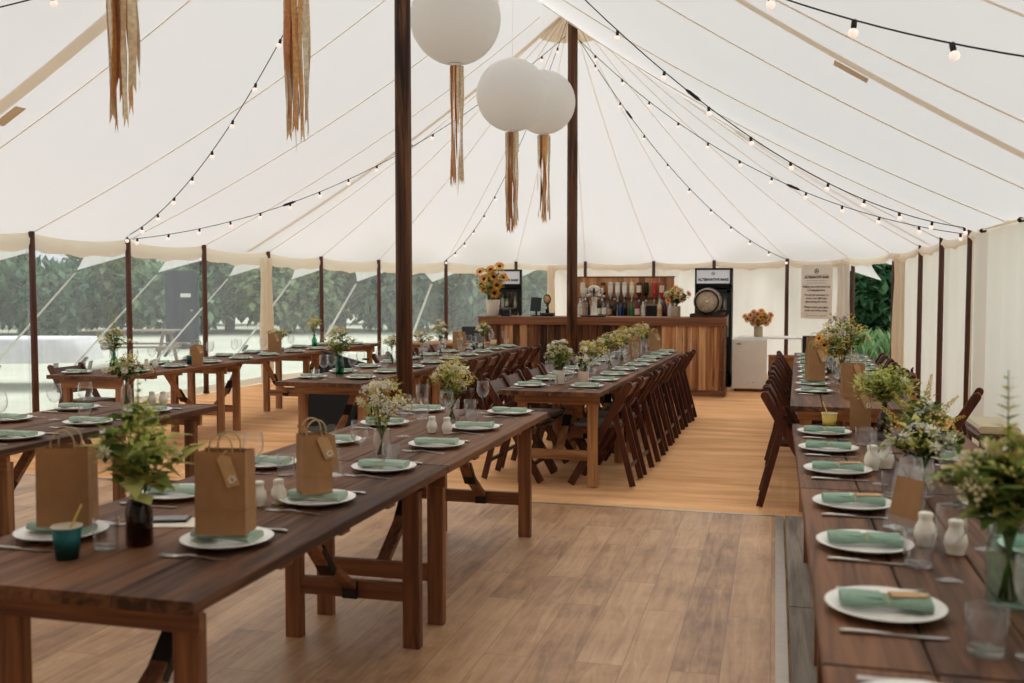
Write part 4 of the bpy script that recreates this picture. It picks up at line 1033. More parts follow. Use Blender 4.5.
def bouquet(label, x, y, z, neck, h, spread, flowers, leaf='leaf', nleaf=70, nstem=9, seed=1, spires=0, spire_h=0.0, lsize=0.05, drop=0.0, leaf2='leaflime'):
    """stems root inside the vase at z and fan out above its neck; flowers = [(kind, material, count, scale)]"""
    q = random.Random(seed)
    t = thing('flower_bouquet', label, 'flowers', (x, y, z), 0, 'bouquets on the tables' if z < 0.9 else 'bouquets by the bar')
    heads = []
    tot = sum(f[2] for f in flowers)
    fl = [(k, m, s) for k, m, n, s in flowers for _ in range(n)]; q.shuffle(fl)
    # stems from inside the vase to the lip, then out
    nl_ = MB()
    stems = []
    for i in range(max(nstem, 3)):
        a = i * 2.399 + q.random() * 0.6; rad = spread * math.sqrt((i + 0.5) / nstem) * q.uniform(0.75, 1.05)
        top = Vector((rad * math.cos(a), rad * math.sin(a), neck + (h - neck) * q.uniform(0.82, 1.0) * (1 - 0.62 * (rad / spread) ** 2)))
        nr_ = 0.005 if 0.168 < neck < 0.18 else 0.017
        base = Vector((-0.020 * math.cos(a), -0.020 * math.sin(a), 0.014)) * (1.0 if nr_ > .01 else 0.7); base.z = 0.014; lip = Vector((nr_ * math.cos(a), nr_ * math.sin(a), neck + 0.004))
        pts = [base, lip, lip.lerp(top, 0.5) + Vector((0, 0, 0.02)), top]
        stems.append((pts, top, lip, a, rad))
        MB().tube(pts, [0.0022, 0.0022, 0.0019, 0.0014], 5).build('stem', M['stem'], t)
    fo = MB(); fo2 = MB()
    for i in range(int(nleaf * 1.7)):
        pts, top, lip, a, rad = stems[q.randrange(len(stems))]
        f = q.uniform(0.14, 0.98); p = lip.lerp(top, f) + Vector((q.gauss(0, .022), q.gauss(0, .022), abs(q.gauss(0, .016)))) * min(1.0, f * 2.2)
        aa = q.random() * 2 * PI; d = Vector((math.cos(aa), math.sin(aa), q.uniform(-0.2, 0.9) - drop))
        L = lsize * q.uniform(0.6, 1.35); (fo if i % 5 < 3 else fo2).leaf(p, d, L, L * q.uniform(0.38, 0.6), bend=q.uniform(0, .5))
    for i in range(spires):
        a = q.random() * 6.28 if i else 2.0; top = Vector((0.045 * math.cos(a) * (1 if i else 0.4), 0.045 * math.sin(a) * (1 if i else 0.4), spire_h * (1 - 0.16 * i)))
        MB().tube([(0, 0, 0.014), (0.004 * math.cos(a), 0.004 * math.sin(a), neck), top * 0.6, top], [0.0026, 0.0026, 0.002, 0.0012], 5).build('spire_stem', M['stem'], t)
        for k in range(13):
            f = 0.45 + 0.55 * k / 13; p = top * f; s = 1.25 - f
            for e in range(3):
                aa = k * 1.9 + e * 2.1; (fo if e else fo2).leaf(p, (math.cos(aa), math.sin(aa), 0.45), 0.085 * s, 0.040 * s)
            if k > 3 and k % 2: mesh_obj('spire_blossom', blossom('spray', 'pyellow'), t, p, None, (0, 0, k), 1.25 * s)
    fo.build('foliage', M[leaf], t); fo2.build('foliage', M[leaf2], t)
    dome_i = {}
    for i, (k, m, s) in enumerate(fl):
        if i < len(stems): p, pa, pr = stems[i][1], stems[i][3], stems[i][4]
        else:
            pts, top, lip, pa, pr = stems[i % len(stems)]
            p = lip.lerp(top, q.uniform(0.6, 1.0)) + Vector((q.gauss(0, .028), q.gauss(0, .028), q.uniform(0, .03)))
        tilt = 0.95 * min(1, (pr / max(spread, .01))) * q.uniform(0.6, 1.3)
        if k in ('sunflower', 'gerbera'):     # broad heads sit over the front and sides of the bunch, facing out
            dome_n = sum(1 for kk in fl if kk[0] == k); aj = dome_i.get(k, 0); dome_i[k] = aj + 1
            rr = spread * 0.92 * math.sqrt((aj + 0.6) / dome_n); th = aj * 2.399 + 0.7; zc = neck + (h - neck) * 0.62
            p = Vector((rr * math.cos(th), -0.10 * math.sqrt(max(0, 1 - (rr / spread) ** 2)) - 0.02 + 0.06 * (k == 'gerbera' and aj % 2), zc + rr * math.sin(th) * (h - neck) * 0.5 / spread))
            pa = -PI / 2 + math.cos(th) * rr / spread * 0.9 + q.uniform(-.25, .25); tilt = 1.2 - 0.55 * math.sin(th) * rr / spread + q.uniform(-.2, .2)
            MB().tube([(0, 0, neck + 0.004), (p.x * 0.5, p.y * 0.3, (neck + p.z) / 2), p + Vector((0, 0.006, -0.004))], 0.003, 5).build('stem', M['stem'], t)
        rot = (Matrix.Rotation(pa, 3, 'Z') @ Matrix.Rotation(tilt, 3, 'Y') @ Matrix.Rotation(q.random() * 6, 3, 'Z')).to_euler()
        o = mesh_obj('blossom', blossom(k, m), t, p, None, rot, s)
        if k in ('daisy',): mesh_obj('centre', disc_mesh(0.007, 'seed'), o)
        if k == 'sunflower': mesh_obj('centre', disc_mesh(0.026, 'disc'), o)
        if k == 'gerbera': mesh_obj('centre', disc_mesh(0.011, 'disc'), o)
    return t
def vase(name, label, x, y, z, prof, mat, n=24, inner=True, ribs=False, water=False):
    t = thing(name, label, 'vase', (x, y, z), 0, 'vases')
    p = list(prof)
    ins = [(max(r - 0.0035, 0.001), max(zz, 0.006)) for r, zz in prof[::-1]]
    mb = MB().lathe(p + ins, n, cap1=False)
    if ribs:
        for i in range(n): a = i / n * 2 * PI; mb.tube([((r + .0005) * math.cos(a), (r + .0005) * math.sin(a), zz) for r, zz in prof[1:-1]], 0.0022, 5)
    mb.build('body', mat, t)
    r, zz = prof[-1]
    MB().lathe([(r - 0.003, zz - 0.001), (r + 0.0015, zz), (r + 0.0015, zz + 0.003), (r - 0.003, zz + 0.004)], n, cap0=False, cap1=False).build('rim', mat, t)
    return t
JAR = [(0.036, 0), (0.039, 0.004), (0.039, 0.10), (0.034, 0.115), (0.034, 0.13)]
BOTTLE = [(0.032, 0), (0.034, 0.005), (0.034, 0.11), (0.024, 0.135), (0.015, 0.150), (0.015, 0.175)]
POT = [(0.038, 0), (0.040, 0.004), (0.043, 0.10), (0.042, 0.105)]
TALLJAR = [(0.046, 0), (0.050, 0.006), (0.050, 0.15), (0.042, 0.17), (0.042, 0.185)]
W_Y = [('umbel', 'pwhite', 5, 1.0), ('spray', 'pyellow', 6, 1.0), ('puff', 'pcream', 4, 0.9), ('daisy', 'pwhite', 5, 1.0)]
# front left table
vase('glass_jar_vase', 'dark brown glass jar vase at the near end of the front left table', -1.80, 2.52, TT, JAR, M['amberglass'])
bouquet('leafy yellow and white flowers in the brown jar, front left table', -1.80, 2.52, TT, 0.13, 0.40, 0.125, [('umbel', 'pcream', 3, 0.9), ('spray', 'plime', 8, 1.3), ('puff', 'pwhite', 3, 0.9)], 'leaflime', 72, 12, 4, 1, 0.49, 0.10, 0.05, 'leaf')
vase('glass_jar_vase', 'clear glass jar of white flowers, middle of the front left table', -1.69, 4.12, TT, JAR, M['glass'])
bouquet('white and yellow flowers in a clear jar, middle of the front left table', -1.69, 4.12, TT, 0.13, 0.34, 0.12, [('umbel', 'pwhite', 12, 1.25), ('spray', 'pyellow', 8, 1.1), ('puff', 'pcream', 5, 1.0)], 'leaflime', 70, 12, 5, 0, 0, 0.05)
vase('ribbed_vase', 'ribbed clear glass vase toward the far end of the front left table', -1.77, 5.36, TT, [(0.036, 0), (0.038, 0.004), (0.041, 0.12), (0.041, 0.125)], M['glass'], 24, True, True)
bouquet('lime and white flowers in the ribbed vase, front left table', -1.77, 5.36, TT, 0.125, 0.36, 0.12, [('umbel', 'pwhite', 9, 1.15), ('spray', 'pyellow', 9, 1.1), ('puff', 'pcream', 6, 1.0)], 'leaflime', 100, 12, 8, 0, 0, 0.05)
# left edge table
vase('glass_bottle_vase', 'small glass vase at the far end of the left edge table', -4.02, 5.52, TT, BOTTLE, M['glass'])
bouquet('cream and yellow flowers at the far end of the left edge table', -4.02, 5.52, TT, 0.17, 0.30, 0.15, [('umbel', 'pcream', 6, 1.1), ('spray', 'pyellow', 5, 1.2), ('puff', 'pwhite', 4, 1.1)], 'leafdark', 90, 11, 11, 0, 0, 0.06)
vase('glass_jar_vase', 'glass jar vase partway along the left edge table', -4.05, 3.95, TT, JAR, M['glass'])
bouquet('pale flowers in a jar at the left picture edge', -4.05, 3.95, TT, 0.13, 0.30, 0.11, W_Y, 'leaf', 60, 9, 12)
# clear wall table
vase('glass_bottle_vase', 'tall green glass bottle vase, near end of the clear wall table', -5.80, 7.80, TT, BOTTLE, M['greenglass'])
bouquet('tall wispy yellow and white flowers, near end of the clear wall table', -5.80, 7.80, TT, 0.175, 0.42, 0.14, [('umbel', 'pcream', 5, 1.1), ('spray', 'pyellow', 5, 1.1), ('daisy', 'pwhite', 4, 1.1)], 'leaf', 90, 10, 14, 1, 0.56, 0.055)
vase('glass_jar_vase', 'glass jar of leafy flowers, middle of the clear wall table', -5.78, 10.85, TT, JAR, M['glass'])
bouquet('spreading leafy flowers, middle of the clear wall table', -5.78, 10.85, TT, 0.13, 0.27, 0.16, [('umbel', 'pcream', 4, 1.1), ('spray', 'pyellow', 4, 1.2)], 'leafdark', 80, 10, 15)
vase('glass_bottle_vase', 'green bottle vase, far half of the clear wall table', -5.72, 11.7, TT, BOTTLE, M['greenglass'])
bouquet('upright yellow-green flowers, far half of the clear wall table', -5.72, 11.7, TT, 0.175, 0.40, 0.09, [('spray', 'pyellow', 6, 1.2), ('umbel', 'pcream', 3, 1.1)], 'leaflime', 70, 8, 16)
# table behind the pole
vase('glass_bottle_vase', 'green glass vase near the front of the table behind the pole', -3.68, 8.02, TT, [(0.036, 0), (0.038, 0.005), (0.038, 0.13), (0.030, 0.15), (0.030, 0.165)], M['greenglass'])
bouquet('yellow-green flowers in the green vase, table behind the pole', -3.68, 8.02, TT, 0.165, 0.42, 0.13, [('spray', 'pyellow', 10, 1.2), ('umbel', 'pcream', 5, 1.0)], 'leaf', 110, 10, 17, 0, 0, 0.06)
for i, (x, y, h, lb) in enumerate(((-3.70, 9.30, 0.28, 'just left of the pole'), (-3.60, 10.5, 0.42, 'second of three right of the pole'), (-3.50, 11.85, 0.34, 'before the bar planks'), (-3.62, 9.95, 0.30, 'first of three right of the pole'))):
    vase('glass_bottle_vase', 'glass vase on the table behind the pole, %s' % lb, x, y, TT, BOTTLE, M['glass'])
    bouquet('bouquet on the table behind the pole, %s' % lb, x, y, TT, 0.17, h, 0.11, W_Y, 'leaf', 60, 9, 20 + i, 0, 0, 0.05)
# middle table
vase('white_pot_vase', 'small white pot of flowers at the near end of the middle table', -1.66, 7.78, TT, POT, M['ceramic'])
bouquet('white and green flowers in the white pot, near end of the middle table', -1.66, 7.78, TT, 0.105, 0.34, 0.12, [('umbel', 'pwhite', 9, 1.2), ('puff', 'pwhite', 5, 1.0), ('spray', 'pyellow', 4, 1.0)], 'leaf', 120, 12, 30, 0, 0, 0.06)
vase('pot_vase', 'small blush square-looking pot beside the white pot, middle table', -1.46, 7.74, TT, POT, M['pink'])
bouquet('low white sprigs in the blush pot, near end of the middle table', -1.46, 7.74, TT, 0.105, 0.22, 0.07, [('puff', 'pwhite', 5, 1.0), ('umbel', 'pcream', 3, 0.9)], 'leafdark', 40, 6, 31, 0, 0, 0.05)
for i, (v, h, lf) in enumerate(((1.60, 0.28, 'leaflime'), (2.45, 0.32, 'leaf'), (3.15, 0.35, 'leaf'), (3.95, 0.36, 'leaf'), (4.60, 0.34, 'leaf'))):
    x, y = rpos('B', 0.37, v)
    vase('glass_jar_vase', 'glass jar vase on the middle table, %s behind the near pots' % ORD[i], x, y, TT, JAR, M['glass'])
    bouquet('yellow-green bouquet on the middle table, %s behind the near pots' % ORD[i], x, y, TT, 0.13, h, 0.13, [('spray', 'pyellow', 9, 1.3), ('umbel', 'pcream', 5, 1.2), ('puff', 'pwhite', 3, 1.0)], lf, 70, 9, 40 + i, 0, 0, 0.05)
# front right table
vase('glass_jar_vase', 'big clear glass jar at the right edge, front right table', 0.545, 2.56, TT, TALLJAR, M['paleglass'])
bouquet('big leafy bouquet with a tall yellow spire, nearest on the front right table', 0.545, 2.56, TT, 0.185, 0.40, 0.17, [('umbel', 'pcream', 5, 1.3), ('puff', 'pcream', 4, 1.2), ('spray', 'pyellow', 6, 1.3)], 'leaf', 260, 13, 50, 1, 0.56, 0.075)
vase('glass_jar_vase', 'clear glass jar behind the card stand, front right table', 0.53, 3.86, TT, JAR, M['glass'])
bouquet('white and yellow flowers behind the card stand, front right table', 0.53, 3.86, TT, 0.13, 0.25, 0.12, [('puff', 'pwhite', 8, 1.1), ('umbel', 'pwhite', 5, 1.1), ('spray', 'pyellow', 6, 1.2)], 'leafdark', 170, 11, 51, 0, 0, 0.055)
vase('glass_jar_vase', 'clear jar of yellow spires, front right table', 0.60, 4.45, TT, JAR, M['glass'])
bouquet('yellow spiky flowers left of the lone chair, front right table', 0.60, 4.45, TT, 0.13, 0.30, 0.11, [('spike', 'pyellow', 6, 0.7), ('puff', 'pwhite', 5, 1.0)], 'leaf', 150, 11, 52, 0, 0, 0.055)
vase('amber_bottle_vase', 'dark amber bottle vase toward the far end of the front right table', 0.535, 5.25, TT, BOTTLE, M['amberglass'])
bouquet('dense lime green bouquet in the amber bottle, front right table', 0.535, 5.25, TT, 0.175, 0.34, 0.15, [('spray', 'plime', 12, 1.4), ('puff', 'pwhite', 3, 1.1)], 'leaflime', 260, 14, 53, 0, 0, 0.055)
# far right table
vase('glass_jar_vase', 'glass jar of the tallest bouquet on the far right table', 0.52, 8.32, TT, TALLJAR, M['glass'])
bouquet('tallest bouquet, cream and lilac with blue-green sprigs, far right table', 0.52, 8.32, TT, 0.185, 0.54, 0.22, [('umbel', 'pcream', 9, 1.4), ('spray', 'pyellow', 9, 1.4), ('puff', 'ppurple', 5, 1.2)], 'leaf', 150, 14, 60, 0, 0, 0.07)
vase('dark_pot_vase', 'dark pot of yellow flowers, right side of the far right table', 0.50, 9.42, TT, POT, M['hinge'])
bouquet('golden yellow flowers in a dark pot, far right table', 0.50, 9.42, TT, 0.105, 0.34, 0.15, [('gerbera', 'pgold', 7, 1.3), ('spray', 'pyellow', 5, 1.3)], 'leafdark', 60, 10, 61, 0, 0, 0.06)
vase('glass_jar_vase', 'glass jar vase near the far end of the far right table', 0.62, 10.9, TT, JAR, M['glass'])
bouquet('blue-green eucalyptus and white bouquet near the far end of the far right table', 0.62, 10.9, TT, 0.13, 0.44, 0.17, [('umbel', 'pwhite', 5, 1.4), ('puff', 'ppurple', 5, 1.2)], 'leafblue', 90, 10, 62, 0, 0, 0.06)

# ------------------------------------------------------------------ the bar
t = thing('bar_counter', 'rustic bar counter faced with upright reclaimed planks', 'bar', (-4.26, 14.2, 0))
W, D, H = 3.58, 0.62, 1.11
mb = MB(); q = random.Random(3); x = 0.0
while x < W - 0.02:
    w = min(0.104, W - x); mb.box((x + w / 2, 0.02 + q.uniform(-0.006, 0.006), 0.535), (w - 0.004, 0.026, 0.93), 0, 0.002); x += 0.104
mb.build('front_panel', M['barwood'], t)
mb = MB()
for i in range(5): mb.box((W - 0.012, 0.09 + i * 0.108, 0.535), (0.024, 0.103, 0.93), 0, 0.002)
mb.build('end_panel', M['barside'], t)
mb = MB()
for i in range(5): mb.box((0.012, 0.09 + i * 0.108, 0.535), (0.024, 0.103, 0.93), 0, 0.002)
mb.build('end_panel', M['barside'], t)
mb = MB()
for a, b in ((0, 1.95), (1.954, W)): mb.box(((a + b) / 2, -0.012, 1.05), (b - a + (0.02 if b == W else 0), 0.035, 0.115), 0, 0.004)
mb.build('fascia_board', M['bartop'], t)
MB().box((W + 0.01, D / 2, 1.05), (0.03, D - 0.03, 0.115), 0, 0.004).build('end_fascia', M['bartop'], t)
mb = MB()
for i in range(3): mb.box((W / 2 + 0.0, 0.09 + i * 0.215, 1.0975), (W + 0.03, 0.21, 0.025), 0, 0.004)
mb.build('worktop', M['bartop'], t)
MB().box((W / 2, -0.002, 0.045), (W, 0.03, 0.08), 0, 0.004).build('kick_board', M['bartop'], t)
MB().box((W + 0.004, D / 2, 0.045), (0.03, D - 0.04, 0.08), 0, 0.004).build('end_kick_board', M['bartop'], t)
BT = 1.1105
# back board with shelf
t = thing('plank_backboard', 'upright plank backboard behind the bar with bottle shelves', 'backboard', (-3.22, 16.34, 0))
mb = MB()
for i in range(14): mb.box((0.058 + i * 0.1165, 0, 0.87), (0.1125, 0.024, 1.70), 0, 0.002)
mb.build('board', M['backwood'], t)
MB().box((0.815, -0.005, 1.715), (1.66, 0.04, 0.02)).build('top_trim', M['bartop'], t)
MB().box((0.815, -0.15, 1.045), (1.64, 0.27, 0.03), 0, 0.003).build('shelf', M['bartop'], t)
MB().box((0.815, -0.022, 1.36), (1.60, 0.025, 0.05), 0, 0.003).build('optic_rail', M['bartop'], t)
for s in (0.02, 1.61): MB().box((s, -0.14, 0.52), (0.03, 0.25, 1.03)).build('side_support', M['barside'], t)

def bottle(label, x, y, z, h, r, mat, lab=None, cap=None, square=False, name='spirit_bottle', grp='spirit bottles on the back shelf'):
    t = thing(name, label, 'bottle', (x, y, z), 0, grp)
    n = 4 if square else 18
    MB().lathe([(r * .92, 0), (r, 0.006), (r, h * .56), (r * .86, h * .64), (r * .38, h * .74), (r * .34, h * .93)], n, cap1=True, smooth=not square).build('body', M[mat], t)
    MB().lathe([(r * .40, h * .92), (r * .42, h * .95), (r * .40, h), (r * .2, h * 1.005)], 14).build('cap', M[cap or 'hinge'], t)
    if lab: MB().lathe([(r * 1.015, h * .14), (r * 1.015, h * .46)], n, cap0=False, cap1=False, smooth=not square).build('paper_label', M[lab], t)
    return t
BX = [(-3.10, 'b_clear', 'clear'), (-2.98, 'b_black', 'black'), (-2.88, 'b_clear', 'pale clear'), (-2.80, 'b_black', 'black'), (-2.705, 'b_black', 'black'), (-2.615, 'b_brown', 'dark brown'), (-2.53, 'b_black', 'black'), (-2.44, 'b_blue', 'blue'), (-2.355, 'b_black', 'dark'), (-2.26, 'b_green', 'green'), (-2.16, 'b_wine', 'wine red'), (-2.07, 'b_clear', 'clear'), (-1.80, 'b_cream', 'cream gold'), (-1.72, 'b_plum', 'plum'), (-1.63, 'b_clear', 'white')]
for i, (x, m, c) in enumerate(BX):
    h = [0.30, 0.32, 0.27, 0.31, 0.33, 0.29, 0.30, 0.26, 0.33, 0.27, 0.30, 0.28, 0.31, 0.29, 0.27][i]
    bottle('%s spirit bottle standing on the back bar shelf, %s from its left end' % (c, ORD[i]), x, 16.12 + 0.04 * (i % 2), 1.0605, h, 0.039, m, ['cream', None, 'cream', 'cream', 'cream', 'tagpaper', None, 'b_blue', None, 'b_green', 'pink', 'cream', 'tagpaper', None, None][i], 'b_black' if i % 3 else 'steel')
t = thing('ice_bucket', 'square black ice bucket among bottles on the back bar shelf', 'ice bucket', (-1.93, 16.2, 1.0605))
MB().lathe([(0.105, 0), (0.115, 0.005), (0.125, 0.19), (0.118, 0.19), (0.108, 0.02), (0.001, 0.018)], 4, cap1=False, smooth=False).build('bucket', M['black'], t).rotation_euler = (0, 0, PI / 4)
MB().box((0, -0.0, 0.195), (0.185, 0.185, 0.012)).build('lid', M['steel'], t)
OX = [(-3.08, 'b_clear', 'clear'), (-2.74, 'b_black', 'dark'), (-2.62, 'b_clear', 'clear tall'), (-2.50, 'b_clear', 'pale labelled'), (-2.385, 'b_clear', 'white labelled'), (-2.265, 'b_cream', 'cream labelled'), (-2.15, 'b_brown', 'brown'), (-2.03, 'b_black', 'black'), (-1.90, 'b_red', 'red'), (-1.78, 'b_red', 'pinkish red')]
for i, (x, m, c) in enumerate(OX):
    t = thing('optic_bottle', '%s upturned optic bottle on the plank backboard, %s from its left end' % (c, ORD[i]), 'optic bottle', (x, 16.243, 1.34), 0, 'optic bottles on the backboard')
    r = 0.040
    MB().lathe([(r * .30, 0.0), (r * .34, 0.045), (r * .9, 0.085), (r, 0.10), (r, 0.27), (r * .9, 0.285), (0.001, 0.287)], 18, cap1=False).build('body', M[m], t)
    MB().lathe([(r * 1.015, 0.12), (r * 1.015, 0.235)], 18, cap0=False, cap1=False).build('paper_label', M[['cream', 'b_amber', 'cream', 'white', 'white', 'cream', 'cream', 'hinge', 'b_red', 'pink'][i]], t)
    MB().lathe([(0.006, -0.075), (0.008, -0.07), (0.018, -0.045), (0.018, -0.015), (0.013, 0.004)], 12).build('measure', M['steel'], t)
    MB().box((0, 0.030, -0.02), (0.03, 0.05, 0.03)).build('bracket', M['black'], t)

# tall drinks coolers with lit headers
def cooler(label, x, y, facing=0.0):
    t = thing('drinks_cooler', label, 'drinks cooler', (x, y, 0), facing, 'glass door drinks coolers')
    w, d, h = 0.56, 0.55, 1.84
    mb = MB(); hw = w / 2
    mb.box((-hw + 0.02, d / 2, h / 2), (0.04, d, h), 0, 0.004); mb.box((hw - 0.02, d / 2, h / 2), (0.04, d, h), 0, 0.004)
    mb.box((0, d - 0.02, h / 2), (w, 0.04, h)); mb.box((0, d / 2, 0.09), (w, d, 0.18)); mb.box((0, d / 2, h - 0.02), (w, d, 0.04)); mb.box((0, d / 2, 1.555), (w, d, 0.04))
    mb.build('cabinet', M['blackmat'], t)
    MB().box((0, -0.006, h - 0.135), (w - 0.03, 0.022, 0.21), 0, 0.004).build('header_panel', M['header'], t)
    fr = MB()
    for sx in (-1, 1): fr.box((sx * (hw - 0.018), -0.012, h - 0.135), (0.022, 0.03, 0.25))
    for zz in (h - 0.018, h - 0.252): fr.box((0, -0.012, zz), (w, 0.03, 0.022))
    hp = fr.build('header_frame', M['black'], t)
    for body, sz, zz, b in (('ALTERNATIVE BARS', 0.052, h - 0.180, 0.0026),):
        o = mesh_obj('lettering', text_mesh(body, sz, M['blueink'], 'lettering', 0.001, b), hp, (0, -0.0185, zz), None, (PI / 2, 0, 0))
    em = MB(); em.lathe([(0.026, 0), (0.026, 0.002), (0.019, 0.002), (0.019, 0.0)], 18, cap0=False, cap1=False); em.prism([(-0.012, -0.008), (0.012, -0.008), (0.0, 0.014)], 0, 0.002, 'z')
    mesh_obj('emblem', em.mesh('emblem', M['blueink']), hp, (0, -0.0178, h - 0.085), None, (PI / 2, 0, 0))
    dr = MB()
    for sx in (-1, 1): dr.box((sx * (hw - 0.045), -0.008, 0.85), (0.05, 0.03, 1.30))
    for zz in (0.22, 1.485): dr.box((0, -0.008, zz), (w - 0.04, 0.03, 0.05))
    dd = dr.build('door_frame', M['black'], t)
    MB().box((0, -0.006, 0.85), (w - 0.13, 0.008, 1.22)).build('door_glass', M['acrylic'], dd)
    MB().box((hw - 0.05, -0.035, 0.95), (0.018, 0.025, 0.35), 0, 0.003).build('handle', M['steel'], dd)
    MB().box((0, d - 0.045, 0.85), (w - 0.09, 0.012, 1.28)).build('liner', M['white'], t)
    for i in range(4):
        zz = 0.30 + 0.30 * i
        MB().box((0, 0.26, zz), (w - 0.09, 0.44, 0.012)).build('wire_shelf', M['steel'], t)
    return t
def cooler_bottles(cx, cy, lb, rz=0.0):
    k = 0
    for i in (1, 2, 3):
        for j in range(6):
            bottle('%s bottle, %s from left on %s shelf of the %s' % (['green', 'brown', 'pale'][(i + j) % 3], ORD[j], ['lowest', 'lower', 'middle', 'upper'][i], lb), cx + (-0.18 + 0.072 * j) * math.cos(rz) - 0.12 * math.sin(rz), cy + (-0.18 + 0.072 * j) * math.sin(rz) + 0.12 * math.cos(rz), 0.3075 + 0.30 * i, 0.235, 0.028, ['b_green', 'b_brown', 'b_clear'][(i + j) % 3], 'cream' if j % 2 else None, 'steel', name='chilled_bottle', grp='bottles in the drinks coolers')
cooler('black drinks cooler with lit header behind the sunflowers', -4.33, 15.90, 0.22); cooler_bottles(-4.33, 15.90, 'cooler by the sunflowers', 0.22)
cooler('black drinks cooler with lit header behind the wooden cask', -0.93, 15.72); cooler_bottles(-0.93, 15.72, 'cooler by the cask')

# cask on its cradle
t = thing('wooden_cask', 'small oak cask lying on a cradle at the right end of the bar', 'cask', (-0.93, 14.26, BT + 0.225))
prof = []
for i in range(13):
    u = i / 12; prof.append((0.165 + 0.032 * math.sin(u * PI), 0.42 * u))
b = MB().lathe(prof, 28, cap0=False, cap1=True); o = b.build('staves', M['cask'], t); o.rotation_euler = (-PI / 2, 0, 0)
b = MB().lathe([(0.150, 0.022), (0.152, 0.024), (0.001, 0.0242)], 28, cap0=True, cap1=False); o = b.build('cask_head', M['caskend'], t); o.rotation_euler = (-PI / 2, 0, 0)
for z0, z1 in ((0.0, 0.035), (0.10, 0.13), (0.29, 0.32), (0.385, 0.42)):
    r0 = 0.165 + 0.032 * math.sin(z0 / 0.42 * PI) + .003; r1 = 0.165 + 0.032 * math.sin(z1 / 0.42 * PI) + .003
    o = MB().lathe([(r0 - .018 if z0 == 0 else r0 - .004, z0), (r0, z0), (r1, z1), (r1 - .004, z1)], 28, cap0=False, cap1=False).build('hoop', M['hinge'], t); o.rotation_euler = (-PI / 2, 0, 0)
o = MB().lathe([(0.016, -0.004), (0.016, 0.03), (0.001, 0.03)], 12).build('bung', M['cream'], t); o.rotation_euler = (-PI / 2, 0, 0)
o = MB().lathe([(0.010, -0.05), (0.010, 0.03)], 10).build('tap', M['steel'], t); o.location = (0, 0, -0.11); o.rotation_euler = (-PI / 2, 0, 0)
t = thing('cask_cradle', 'low dark wooden cradle under the cask on the bar', 'cradle', (-0.93, 14.26, BT))
for y in (0.08, 0.33): MB().prism([(-0.24, 0), (0.24, 0), (0.24, 0.05), (0.16, 0.06), (0.09, 0.032), (0, 0.022), (-0.09, 0.032), (-0.16, 0.06), (-0.24, 0.05)], y - 0.03, y + 0.03).build('chock', M['sidepole'], t)
for x in (-0.2, 0.2): MB().box((x, 0.2, 0.018), (0.04, 0.34, 0.03)).build('runner', M['sidepole'], t)

# beer font, tap, till, buckets, jars
t = thing('beer_font', 'white and silver beer font with oval badge, beside the far tall pole', 'beer font', (-2.56, 14.42, BT))
MB().lathe([(0.075, 0), (0.075, 0.012), (0.045, 0.03), (0.036, 0.10), (0.034, 0.22), (0.046, 0.26), (0.05, 0.285)], 20, ry=0.8).build('column', M['ceramic'], t)
b = MB(); b.tube([(-0.15, 0, 0.29), (-0.05, 0, 0.305), (0.05, 0, 0.305), (0.15, 0, 0.29)], [0.022, 0.034, 0.034, 0.022], 12); b.build('tee_bar', M['steel'], t)
for x in (-0.12, 0, 0.12):
    o = MB().lathe([(0.012, 0), (0.012, 0.05), (0.006, 0.06)], 10).build('tap_body', M['steel'], t); o.location = (x, -0.05, 0.27); o.rotation_euler = (PI / 2 + .6, 0, 0)
    MB().lathe([(0.012, 0.30), (0.014, 0.33), (0.02, 0.40), (0.012, 0.42)], 10, (x, -0.045, 0)).build('tap_handle', M['black'] if x == 0 else M['steel'], t)
b = MB().lathe([(0.095, 0), (0.10, 0.006), (0.10, 0.02), (0.09, 0.026), (0.001, 0.028)], 26, ry=0.75, cap1=False); o = b.build('oval_badge', M['ceramic'], t); o.location = (0, -0.02, 0.385); o.rotation_euler = (PI / 2, 0, 0)
b = MB().lathe([(0.07, 0.0), (0.07, 0.003), (0.001, 0.004)], 26, ry=0.75, cap1=False); o = b.build('badge_face', M['steel'], t); o.location = (0, -0.046, 0.385); o.rotation_euler = (PI / 2, 0, 0)
MB().box((0, -0.10, 0.012), (0.36, 0.14, 0.02), 0, 0.003).build('drip_tray', M['black'], t)
for i, (x, lb) in enumerate(((-2.72, 'left of the beer font'), (-2.41, 'right of the beer font'), (-2.83, 'left of the far tall pole'))):
    t = thing('glass_stack', 'clear glass carafe on the bar %s' % lb, 'carafe', (x, 14.5, BT), 0, 'carafes on the bar')
    MB().lathe([(0.045, 0), (0.048, 0.005), (0.046, 0.15), (0.040, 0.18), (0.046, 0.20), (0.0445, 0.20), (0.0385, 0.18), (0.0445, 0.15), (0.046, 0.012), (0.001, 0.01)], 20, cap1=False).build('carafe', M['glass'], t)
    t.name = 'glass_carafe'
t = thing('till_screen', 'dark till screen on the bar right of the sunflowers', 'till', (-3.46, 14.5, BT))
MB().box((0, 0.03, 0.008), (0.14, 0.12, 0.016), 0, 0.003).build('base', M['black'], t); MB().bar((0, 0.03, 0.015), (0, 0.01, 0.12), 0.03, 0.02, (0, 1, 0)).build('stalk', M['black'], t)
b = MB().box((0, 0, 0), (0.16, 0.018, 0.21), 0, 0.004); o = b.build('screen', M['phone'], t); o.location = (0, -0.005, 0.175); o.rotation_euler = (-0.12, 0.06, 0)
t = thing('beer_tap', 'small black beer tap with gold round badge on the bar', 'beer tap', (-3.28, 14.48, BT))
MB().box((0, 0, 0.025), (0.20, 0.13, 0.05), 0, 0.012).build('base', M['black'], t)
